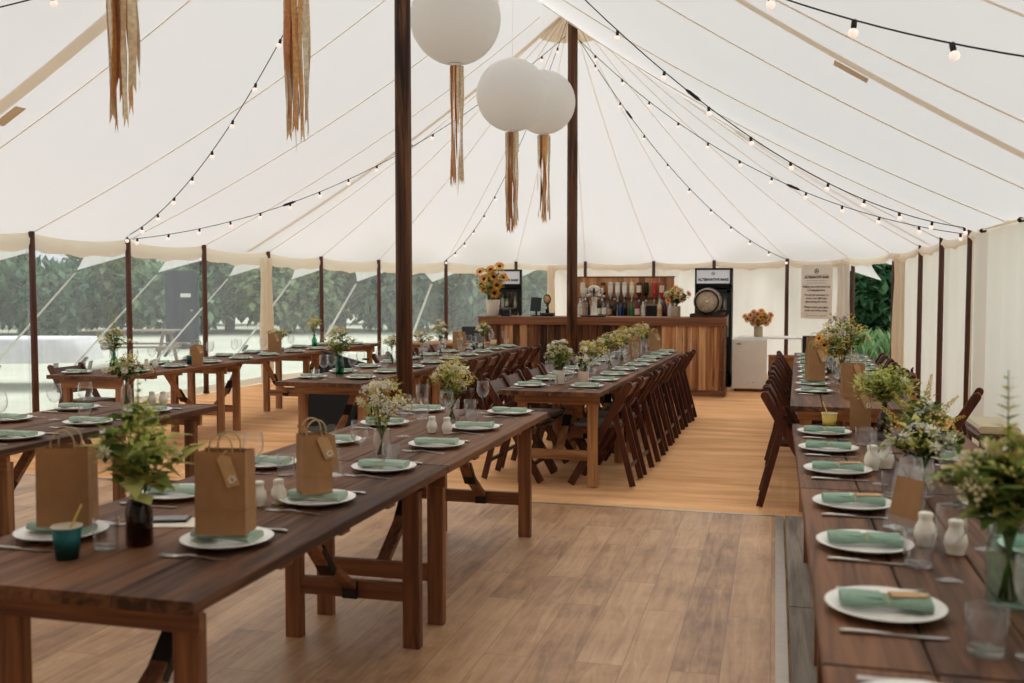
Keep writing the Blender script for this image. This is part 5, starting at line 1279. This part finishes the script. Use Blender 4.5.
MB().lathe([(0.03, 0.05), (0.024, 0.10), (0.02, 0.17), (0.03, 0.20)], 16).build('column', M['black'], t)
o = MB().lathe([(0.055, -0.01), (0.058, 0), (0.055, 0.012), (0.001, 0.014)], 24, ry=1.35).build('badge', M['hinge'], t); o.location = (0, -0.01, 0.25); o.rotation_euler = (PI / 2, 0, 0)
o = MB().lathe([(0.043, 0.0), (0.043, 0.006), (0.001, 0.006)], 24, ry=1.35).build('badge_face', M['tagpaper'], t); o.location = (0, -0.02, 0.25); o.rotation_euler = (PI / 2, 0, 0)
o = MB().lathe([(0.01, 0), (0.01, 0.07), (0.007, 0.09)], 10).build('spout', M['steel'], t); o.location = (0, -0.02, 0.15); o.rotation_euler = (PI / 2 + .5, 0, 0)
t = thing('black_canister', 'small black canister on the bar just left of the far tall pole', 'canister', (-2.93, 14.5, BT))
MB().lathe([(0.04, 0), (0.042, 0.004), (0.042, 0.16), (0.038, 0.165)], 20).build('body', M['black'], t); MB().lathe([(0.043, 0.16), (0.043, 0.178), (0.03, 0.186), (0.001, 0.187)], 20).build('lid', M['hinge'], t)
t = thing('card_reader', 'small dark box under the sunflowers on the bar', 'card reader', (-3.885, 14.36, BT))
MB().box((0, 0, 0.05), (0.13, 0.10, 0.10), 0, 0.008).build('case', M['black'], t); MB().box((0, -0.051, 0.06), (0.09, 0.004, 0.05)).build('screen', M['phone'], t)
t = vase('enamel_bucket_vase', 'cream bucket vase holding sunflowers on the left end of the bar', -4.12, 14.46, BT, [(0.078, 0), (0.082, 0.005), (0.105, 0.235), (0.106, 0.24)], M['whitebucket'])
bouquet('big sunflower bouquet at the left end of the bar', -4.12, 14.46, BT, 0.24, 0.74, 0.27, [('sunflower', 'pgold', 9, 1.15), ('spray', 'pyellow', 12, 1.8)], 'leafdark', 200, 16, 70, 0, 0, 0.09)
vase('stoneware_vase', 'beige stoneware pot vase on the bar beside the cask', -1.38, 14.46, BT, [(0.062, 0), (0.066, 0.005), (0.068, 0.15), (0.066, 0.155)], M['stone'])
bouquet('peach gerbera bouquet on the bar beside the cask', -1.38, 14.46, BT, 0.155, 0.42, 0.20, [('gerbera', 'porange', 6, 1.2), ('umbel', 'pcream', 6, 1.8), ('spray', 'pyellow', 4, 1.8)], 'leafdark', 120, 11, 71, 0, 0, 0.085)
# white cabinet right of the bar
t = thing('white_chest_fridge', 'low white fridge cabinet right of the bar', 'fridge', (-0.36, 15.16, 0))
MB().box((0, 0.28, 0.40), (0.50, 0.56, 0.74), 0, 0.006).build('cabinet', M['white'], t); MB().box((0, -0.012, 0.40), (0.485, 0.026, 0.71), 0, 0.005).build('door', M['white'], t)
MB().box((-0.15, -0.028, 0.70), (0.06, 0.004, 0.012)).build('maker_plate', M['hinge'], t); MB().lathe([(0.012, 0), (0.012, 0.004)], 12).build('lock', M['hinge'], t).location = (0.06, -0.03, 0.13)
for sx in (-1, 1):
    for y in (0.05, 0.5): MB().lathe([(0.02, 0), (0.02, 0.032)], 10, (sx * 0.2, y, 0)).build('foot', M['black'], t)
t = thing('white_side_table', 'white folding side table right of the low fridge', 'table', (-0.33, 15.33, 0))
MB().box((0.30, 0.27, 0.782), (1.02, 0.62, 0.022), 0, 0.004).build('tabletop', M['white'], t)
for y in (0.02, 0.52): MB().tube([(0.76, y, 0.0), (0.74, y, 0.775)], 0.013, 8).build('leg', M['steel'], t)
t = vase('stoneware_vase', 'beige stoneware jar vase on the white side table', -0.24, 15.5, 0.793, [(0.062, 0), (0.066, 0.005), (0.064, 0.15), (0.060, 0.155)], M['stone'])
bouquet('peach and orange flowers on the white side table', -0.24, 15.5, 0.793, 0.155, 0.37, 0.24, [('gerbera', 'porange', 12, 1.4), ('gerbera', 'pgold', 5, 1.2)], 'leafdark', 130, 13, 72, 0, 0, 0.08)
t = thing('cardboard_box', 'brown cardboard box under the white side table', 'box', (0.13, 15.62, 0), 0.05)
mb = MB(); mb.box((0, 0, 0.22), (0.42, 0.36, 0.44), 0, 0.002); mb.build('carton', M['card_brown'], t)
for sy in (-1, 1): MB().bar((0, sy * 0.18, 0.44), (0, sy * 0.24, 0.50), 0.42, 0.004, (0, 1, 0)).build('flap', M['card_brown'], t)
t = thing('black_speaker', 'small black loudspeaker box beyond the far right table', 'loudspeaker', (0.52, 14.9, 0))
MB().box((0, 0, 0.42), (0.26, 0.24, 0.84), 0, 0.01).build('cabinet', M['black'], t); o = MB().lathe([(0.09, 0), (0.095, 0.006), (0.06, 0.004), (0.02, -0.01)], 24).build('driver', M['hinge'], t); o.location = (0, -0.122, 0.62); o.rotation_euler = (PI / 2, 0, 0)
# hanging notice
sg = thing('hanging_notice', 'grey printed notice board hanging on the white wall by the doorway', 'sign', (0.68, 17.70, 1.47), -0.62)
MB().box((0, 0, 0), (0.60, 0.012, 0.92), 0, 0.002).build('board', M['signboard'], sg)
y = -0.0075
def letter(body, sz, z, b=0.0006): mesh_obj('lettering', text_mesh(body, sz, M['ink'], 'lettering', 0.0006, b), sg, (0, y, z), None, (PI / 2, 0, 0))
letter('ALTERNATIVE BARS', 0.054, 0.245, 0.0022)
for body, z in (('Helping the environment by', 0.085), ('re-using glassware.', 0.028), ('We ask all customers to', -0.055), ('return and refill their', -0.112), ('glass during the event.', -0.169), ('Please return your glass', -0.262), ('at the end of the event.', -0.319)): letter(body, 0.047, z, 0.0012)
em = MB(); em.lathe([(0.042, 0), (0.042, 0.002), (0.030, 0.002), (0.030, 0)], 22, cap0=False, cap1=False); em.prism([(-0.022, -0.012), (0.022, -0.012), (0.0, 0.026)], 0, 0.002, 'z')
mesh_obj('emblem', em.mesh('emblem', M['ink']), sg, (0, y + 0.0015, 0.35), None, (PI / 2, 0, 0))
mb = MB()
for z, w in ((0.283, 0.46), (0.15, 0.36), (0.190, 0.40), (-0.41, 0.38)): mb.box((0, y + 0.001, z), (w, 0.002, 0.004))
mb.build('printed_rule', M['ink'], sg)
mb = MB()
for sx in (-1, 1): mb.tube([(sx * 0.27, 0, 0.45), (sx * 0.27, 0.01, 0.56)], 0.004, 6)
mb.build('hanging_cord', M['seam'], sg)

# odds and ends to the left
t = thing('display_table', 'wooden table with leaflets before the clear wall at the far left', 'table', (-5.15, 13.25, 0))
MB().box((0.55, 0.32, 0.735), (1.35, 0.66, 0.03), 0, 0.004).build('tabletop', M['trestle_x'], t)
for x in (-0.05, 1.15):
    for yy in (0.06, 0.58): MB().box((x, yy, 0.36), (0.06, 0.05, 0.72), 0, 0.004).build('leg', M['trestle_z'], t)
for yy in (0.06, 0.58): MB().box((0.55, yy, 0.67), (1.2, 0.03, 0.09), 0, 0.003).build('apron', M['trestle_x'], t)
t = thing('laptop', 'dark open laptop on the leaflet table beside the pole', 'laptop', (-4.22, 13.6, TT))
MB().box((0, 0, 0.009), (0.34, 0.23, 0.016), 0, 0.003).build('base', M['black'], t); MB().bar((0, 0.11, 0.015), (0, 0.17, 0.22), 0.34, 0.01, (0, 1, 0)).build('screen', M['phone'], t)
for i, (x, yy, z, m, lb, rz) in enumerate(((-4.78, 13.46, 0, 'cream', 'white open guest book on the leaflet table', 0.3), (-5.10, 13.42, 0, 'cloth', 'pale grey folder at the left of the leaflet table', -0.2), (-4.66, 13.70, 0, 'red', 'red covered book on the leaflet table', 0.2), (-4.50, 13.38, 0, 'tagpaper', 'tan book on the leaflet table', -0.1))):
    t = thing('book', lb, 'book', (x, yy, TT), rz, 'books on the leaflet table')
    w = 0.24
    MB().box((0, 0, 0.012), (w, 0.17, 0.018), 0, 0.002).build('pages', M['cream'], t); b = MB(); b.box((0, 0, 0.0015), (w + .01, 0.18, 0.003)); b.box((0, 0, 0.0225), (w + .01, 0.18, 0.003)); b.box((-w / 2, 0, 0.012), (0.004, 0.18, 0.022)); b.build('cover', M[m], t)
t = thing('black_a_board', 'black leaning sandwich board under the left side of the table behind the pole', 'sandwich board', (-4.52, 9.60, 0), -0.12)
MB().bar((0.02, -0.20, 0.0), (0.20, 0.05, 0.78), 0.60, 0.022, (0, 1, 0)).build('front_panel', M['blackmat'], t)
MB().bar((0.02, 0.32, 0.0), (0.20, 0.075, 0.78), 0.60, 0.022, (0, 1, 0)).build('back_panel', M['blackmat'], t)
for sx in (-0.2, 0.2): MB().box((0.20 + sx, 0.062, 0.78), (0.06, 0.04, 0.02)).build('hinge', M['hinge'], t)
t = thing('fire_extinguisher', 'small red fire extinguisher at the foot of the reddish side pole', 'fire extinguisher', (1.80, 14.35, 0))
MB().lathe([(0.06, 0), (0.065, 0.01), (0.065, 0.32), (0.05, 0.37), (0.02, 0.39)], 18).build('cylinder', M['red'], t); MB().lathe([(0.018, 0.38), (0.018, 0.43), (0.01, 0.44)], 10).build('valve', M['black'], t); MB().bar((0, 0, 0.43), (0.0, -0.12, 0.46), 0.02, 0.012).build('handle', M['black'], t)

# ------------------------------------------------------------------ lanterns and ribbon tails
def lantern(label, x, y, zc, r, hang):
    t = thing('paper_lantern', label, 'lantern', (x, y, zc), 0, 'paper lanterns along the ridge')
    prof = []; n = 44; sq = 1.0
    for i in range(n * 2 + 1):
        a = -PI / 2 * 0.90 + PI * 0.90 * i / (n * 2); k = r * (1 if i % 2 else 0.978)
        prof.append((k * math.cos(a), k * sq * math.sin(a)))
    MB().lathe(prof, 40, cap0=False, cap1=False).build('shade', M['lantern'], t)
    for e in (-1, 1): MB().tube([(r * 0.158 * math.cos(a), r * 0.158 * math.sin(a), e * r * 0.985) for a in [i / 20 * 2 * PI for i in range(21)]], 0.004, 5).build('ring', M['steel'], t)
    MB().tube([(-r * 0.155, 0, r * 0.985), (0, 0, r * 0.985 + 0.02), (r * 0.155, 0, r * 0.985)], 0.002, 5).build('wire_hanger', M['steel'], t)
    MB().tube([(0, 0, r * 0.985 + 0.015), (0, 0, hang - zc)], 0.002, 5).build('hanging_line', M['seam'], t)
    return t
def ribbons(label, x, y, zt, ln, w, seed):
    q = random.Random(seed)
    t = thing('ribbon_tassel', label, 'ribbon tail', (x, y, zt), 0, 'ribbon tails under the lanterns')
    MB().tube([(-w * .5, 0, 0.0), (0, 0, 0.004), (w * .5, 0, 0)], 0.004, 6).build('tie', M['twine'], t)
    mats = ['ribbon_lace', 'ribbon_cream', 'ribbon_copper', 'ribbon_bronze', 'ribbon_gold', 'ribbon_bronze', 'ribbon_gold', 'ribbon_copper', 'ribbon_cream', 'ribbon_gold']
    for i in range(12):
        u = -0.5 + (i + 0.5) / 12; cx = u * w * 1.15 + q.gauss(0, .004); cy = q.uniform(-0.035, 0.035); rw = q.uniform(0.009, 0.020) * w / 0.13
        L = ln * q.uniform(0.82, 1.0); tw = q.uniform(-1.2, 1.2); rows = []; ph = q.random() * 6; n = 22
        for k in range(n + 1):
            f = k / n; a = tw * f * 2 + ph * 0.15 + 0.5 * math.sin(f * 9 + ph); dx = 0.006 * math.sin(f * 7 + ph); zz = -L * f
            c, s = math.cos(a) * rw, math.sin(a) * rw
            cut = 0.03 if k == n else 0
            rows.append([(cx + dx - c, cy - s, zz - cut), (cx + dx, cy, zz + (0.018 if k == n else 0)), (cx + dx + c, cy + s, zz - cut)])
        MB().grid(rows).build('ribbon', M[mats[i % len(mats)]], t)
    return t
LZ = ((8.77, 3.97, 'nearest of the three lanterns in view'), (10.80, 3.66, 'middle of the three lanterns in view'), (12.35, 3.86, 'farthest of the three lanterns in view'))
for i, (y_, z_, lb) in enumerate(LZ):
    r = 0.415 if i < 1 else 0.40
    lantern('large white paper lantern, %s' % lb, KX, y_, z_, r, ridge_pt(KX, y_).z - 0.03)
    ribbons('bronze and cream ribbon tail under the %s' % ['nearest lantern', 'middle lantern', 'farthest lantern'][i], KX, y_, z_ - r * 0.985 - 0.016, 1.18 if i == 0 else 1.10, 0.10 if i == 0 else 0.13, i + 1)
for i, (y_, z_, lb) in enumerate(((3.93, 3.82, 'leftmost bronze ribbon tail hanging in from above'), (5.62, 3.95, 'second bronze ribbon tail hanging in from above, right of the leftmost'))):
    lantern('white paper lantern above the frame over the %s ribbon tail' % ['leftmost', 'second'][i], KX, y_, z_, 0.40, ridge_pt(KX, y_).z - 0.03)
    ribbons(lb, KX, y_, z_ - 0.40 * 0.985 - 0.016, 1.18, 0.135, i + 11)

# ------------------------------------------------------------------ festoon strings
BULB = MB().sphere((0, 0, -0.060), 0.0235, 12, 8).mesh('bulb', M['bulb'])
SOCK = MB().lathe([(0.008, 0.004), (0.013, 0.0), (0.014, -0.028), (0.012, -0.040)], 10).mesh('socket', M['wire'])
PLUG = MB().tube([(-0.09, 0, 0), (-0.05, 0, 0), (0.05, 0, 0), (0.09, 0, 0)], [0.008, 0.016, 0.016, 0.008], 8).mesh('connector', M['wire'])
def festoon(label, p0, p1, sag, n, plug=None, r=0.0048, f0=0.06, f1=0.99):
    p0, p1 = Vector(p0), Vector(p1)
    def at(f): p = p0.lerp(p1, f); p.z -= sag * 4 * f * (1 - f); return p
    t = thing('festoon_string', label, 'festoon lights', (0, 0, 0), 0, 'festoon light strings')
    MB().tube([at(i / 40) for i in range(41)], r, 6).build('cable', M['wire'], t)
    for i in range(n):
        f = f0 + (f1 - f0) * i / max(n - 1, 1); p = at(f)
        s = mesh_obj('socket', SOCK, t, p, None, (R.uniform(-.25, .25), R.uniform(-.25, .25), 0)); mesh_obj('bulb', BULB, s)
    if plug:
        p = at(plug); d = at(plug + 0.01) - p; o = mesh_obj('connector', PLUG, t, p); o.rotation_euler = d.to_track_quat('X', 'Z').to_euler()
P2 = (-2.76, 13.86, 5.12)
festoon('uppermost string of bulbs reaching the right wall pole from above the frame', (-2.69, 7.28, 5.10), (1.98, 11.55, 2.16), 0.65, 13, 0.42)
festoon('second string of bulbs, from the far tall pole to the same right wall pole', (-2.71, 13.80, 5.0), (1.97, 11.64, 2.10), 0.50, 12, 0.62)
festoon('string of bulbs from the far tall pole to the pole beside the grey notice', (-2.705, 13.97, 5.0), (0.22, 18.05, 2.02), 0.50, 10, 0.2)
festoon('string of bulbs from the far tall pole behind the lanterns to the back left wall', (-2.885, 13.97, 5.3), (-6.02, 17.88, 2.06), 0.55, 11, 0.15)
festoon('string of bulbs from the far tall pole to the clear left wall', (-2.885, 13.86, 5.05), (-7.96, 11.12, 2.15), 0.55, 15, 0.66)
festoon('string of bulbs from above the frame down to the clear left wall beside the ribbons', (-2.87, 7.38, 5.30), (-7.98, 11.0, 2.17), 0.575, 12, 0.28)
festoon('near string of large-looking bulbs crossing the upper right corner', (-2.70, 7.2, 5.38), (1.98, 4.0, 2.18), 0.55, 12, 0.52)
festoon('near black cable crossing the upper left corner', (-2.88, 7.2, 4.60), (-7.98, 2.15, 2.18), 0.46, 8, 0.385)

# ------------------------------------------------------------------ outside the clear walls
def strap(label, e, out, gz=-0.04):
    t = thing('guy_strap', label, 'guy strap', (0, 0, 0), 0, 'guy straps outside')
    d = Vector((out[0], out[1], 0)).normalized(); a = Vector(e) + d * 0.72 + Vector((0, 0, -0.40)); b = Vector((a.x, a.y, 0)) + d * 1.75; b.z = gz; sd = Vector((-d.y, d.x, 0)) * 0.035
    MB().bar(a, b + Vector((0, 0, 0.1)), 0.028, 0.004, (0, 0, 1)).build('webbing', M['strap'], t); MB().bar(a + sd * 0.4, b + sd + Vector((0, 0, 0.1)), 0.028, 0.004, (0, 0, 1)).build('webbing', M['strap'], t)
    MB().bar(a.lerp(b, 0.70), a.lerp(b, 0.76), 0.06, 0.03).build('ratchet', M['hinge'], t)
    MB().tube([b + Vector((0, 0, 0.25)) + d * 0.03, b + Vector((0, 0, -0.02))], 0.014, 8).build('ground_stake', M['hinge'], t)
for n_, i in enumerate(range(4, 12)):
    p = PERIM[i]; o = (p[0] - KX, (p[1] - 14) if p[1] > 14 else 0.0)
    strap('pale guy strap outside the clear wall, %s from the left' % ORD[n_], (p[0], p[1], eave_z(p)), o)
strap('pale guy strap seen through the open doorway', (PERIM[18][0] - 0.1, PERIM[18][1] + 0.2, 2.15), (0.75, 0.55))
def crown(mb, c, rad, n, leaf, q, lumps=7):
    ls = [(Vector(c), Vector(rad) * 0.75)]
    for _ in range(lumps):
        a = q.random() * 2 * PI; z = q.uniform(-0.75, 0.75); k = math.sqrt(1 - z * z)
        ls.append((Vector((c[0] + rad[0] * 0.6 * k * math.cos(a), c[1] + rad[1] * 0.6 * k * math.sin(a), c[2] + rad[2] * 0.62 * z)), Vector(rad) * q.uniform(0.35, 0.55)))
    for i in range(n):
        lc, lr = ls[q.randrange(len(ls))]
        d = Vector((q.gauss(0, 1), q.gauss(0, 1), q.gauss(0, 1))).normalized()
        p = lc + Vector((d.x * lr.x, d.y * lr.y, d.z * lr.z)) * q.uniform(0.82, 1.04)
        mb.leaf(p, (d + Vector((q.gauss(0, .7), q.gauss(0, .7), q.gauss(0, .7)))), leaf * q.uniform(0.6, 1.4), leaf * 0.6)
TREES = []
for k in range(15):
    qa = random.Random(300 + k); az = math.radians(52 - 3.05 * k); d_ = 37.5 + (2.6 if k % 2 else 0)
    TREES.append((-d_ * math.sin(az), d_ * math.cos(az), (2.5 if k in (4, 6, 11) else qa.uniform(3.2, 4.4)) + (0.5 if k % 2 else 0), qa.uniform(1.75, 2.1)))
TL = ['%s from the left' % ORD[k] for k in range(16)]
for i, (x, y_, h, r) in enumerate(TREES):
    q = random.Random(100 + i)
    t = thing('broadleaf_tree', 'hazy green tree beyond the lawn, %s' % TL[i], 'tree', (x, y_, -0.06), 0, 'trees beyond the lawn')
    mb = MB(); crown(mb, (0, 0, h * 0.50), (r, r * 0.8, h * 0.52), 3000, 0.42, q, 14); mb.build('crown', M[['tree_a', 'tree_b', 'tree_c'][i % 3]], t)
    b = MB(); b.tube([(0, 0, 0), (0.1, 0, h * 0.25), (0, 0.1, h * 0.5)], [0.2, 0.16, 0.1], 10); b.build('trunk', M['bark'], t)
q = random.Random(8); mb = MB()
for k in range(34):
    az = math.radians(56 - 51 * k / 33); crown(mb, (-46.5 * math.sin(az), 46.5 * math.cos(az), 1.25 + q.uniform(-.1, .3)), (1.5, 1.3, 1.5), 420, 0.42, q, 5)
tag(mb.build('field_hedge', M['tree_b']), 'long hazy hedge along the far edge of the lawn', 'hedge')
q = random.Random(5); mb = MB()
for k in range(9): crown(mb, (2.6 + k * 1.05 - 2.2, 26.5 + 0.35 * k, 1.1 + q.uniform(-.1, .2)), (1.15, 1.0, 1.5), 1900, 0.30, q, 7)
for k in range(7): crown(mb, (-0.5 + k * 1.6, 27.6 + 0.3 * k, 1.9 + q.uniform(-.1, .2)), (1.4, 1.1, 1.1), 1100, 0.32, q, 5)
for k in range(7): crown(mb, (-0.5 + k * 1.5, 29.6 + 0.3 * k, 1.6), (1.4, 1.1, 1.9), 1200, 0.40, q, 6)
hg = mb.build('hedge', M['hedgeleaf']); tag(hg, 'dense dark green hedge outside the open doorway', 'hedge')
q = random.Random(6); mb = MB()
for k in range(2600):
    x = q.uniform(-1.0, 8.0); y_ = 22.4 + 0.35 * x * 0.6 + min(1.1, abs(q.gauss(0, 0.6))); a = q.random() * 6.28; h = q.uniform(0.25, 0.75); b = Vector((x, y_, -0.06)); l = Vector((math.cos(a), math.sin(a), 0))
    s = Vector((-l.y, l.x, 0)) * 0.014; mb.add([b - s, b + s, b + l * h * .2 + Vector((0, 0, h * .7)) + s * .7, b + l * h * .5 + Vector((0, 0, h))], [(0, 1, 2), (0, 2, 3)])
tag(mb.build('tall_grass', M['tallgrass']), 'long green grass before the hedge outside the doorway', 'grass', None, 'stuff')
# distant trees left of the doorway would be hidden by the canvas; picnic benches stand on the lawn
def picnic():
    t = thing('picnic_bench', 'x', 'picnic bench', group='picnic benches on the lawn')
    mb = MB()
    for i in range(5): mb.box((0, -0.30 + 0.15 * i, 0.735), (1.8, 0.142, 0.032), 0, 0.004)
    mb.build('tabletop', M['picnic'], t)
    for s in (-1, 1):
        b = MB()
        for k in (0, 1): b.box((0, s * (0.62 + 0.14 * k), 0.435), (1.8, 0.132, 0.032), 0, 0.004)
        b.build('bench_seat', M['picnic'], t)
    for x in (-0.65, 0.65):
        for s in (-1, 1): MB().bar((x, s * 0.72, 0), (x, s * 0.22, 0.72), 0.045, 0.09, (0, 1, 0)).build('leg', M['picnic'], t)
        MB().box((x + 0.045, 0, 0.40), (0.04, 1.6, 0.09)).build('cross_rail', M['picnic'], t); MB().box((x + 0.045, 0, 0.70), (0.04, 0.7, 0.07)).build('top_rail', M['picnic'], t)
    return t
PB = Kind(picnic)
for (x, y_, rz, lb) in ((-11.2, 10.3, 0.2, 'weathered picnic bench just outside the clear wall at the left'), (-14.6, 10.0, 0.1, 'weathered picnic bench on the lawn, behind the nearest one'), (-12.6, 17.6, 0.3, 'weathered picnic bench on the lawn, farther along the clear wall')):
    PB.put((x, y_, -0.06), rz, lb, 'picnic benches on the lawn')
t = thing('cloth_table', 'long table under a white cloth outside the clear wall', 'table', (-13.0, 13.2, -0.06), 0.30)
mb = MB(); hw, hd = 2.3, 0.75; rows = []
for z, k in ((0.78, 0.0), (0.785, 1.0), (0.6, 1.02), (0.42, 1.05)):
    rows.append([(hw * k * math.copysign(abs(math.cos(a)) ** 0.35, math.cos(a)), hd * k * math.copysign(abs(math.sin(a)) ** 0.35, math.sin(a)) + (0.02 * math.sin(a * 13) if z < 0.7 else 0), z) for a in [i / 64 * 2 * PI for i in range(65)]])
mb.grid(rows).build('cloth', M['cloth'], t)
for x in (-2, 2):
    for y_ in (-.55, .55): MB().box((x, y_, 0.38), (0.06, 0.06, 0.77), 0, 0.005).build('leg', M['picnic'], t)
t = thing('portable_toilet', 'dark blue portable toilet on the lawn beyond the clear wall', 'portable toilet', (-15.4, 23.6, -0.06), 0.55)
MB().box((0, 0, 1.0), (0.84, 0.84, 1.96), 0, 0.06).build('cabin', M['navy'], t); MB().box((0, -0.425, 1.0), (0.64, 0.03, 1.8), 0, 0.01).build('door', M['navy'], t)
MB().prism([(-0.46, 1.95), (0.46, 1.95), (0.36, 2.08), (-0.36, 2.08)], -0.46, 0.46).build('roof_cap', M['navy'], t); MB().box((0.10, -0.445, 1.42), (0.26, 0.01, 0.10)).build('door_sign', M['white'], t); MB().lathe([(0.03, 0), (0.03, 0.04)], 10).build('latch', M['steel'], t).location = (0.24, -0.46, 1.0)
t = thing('garden_bush', 'light green flowering bush just outside the clear wall at the left edge', 'bush', (-9.3, 8.3, -0.06))
q = random.Random(9); mb = MB(); crown(mb, (0, 0, 0.42), (0.55, 0.5, 0.42), 700, 0.11, q, 6); mb.build('foliage', M['leaf'], t)
b = MB()
for k in range(5): b.tube([(0, 0, 0), (0.12 * math.cos(k * 1.25), 0.12 * math.sin(k * 1.25), 0.4)], 0.012, 6)
b.build('woody_stem', M['bark'], t)
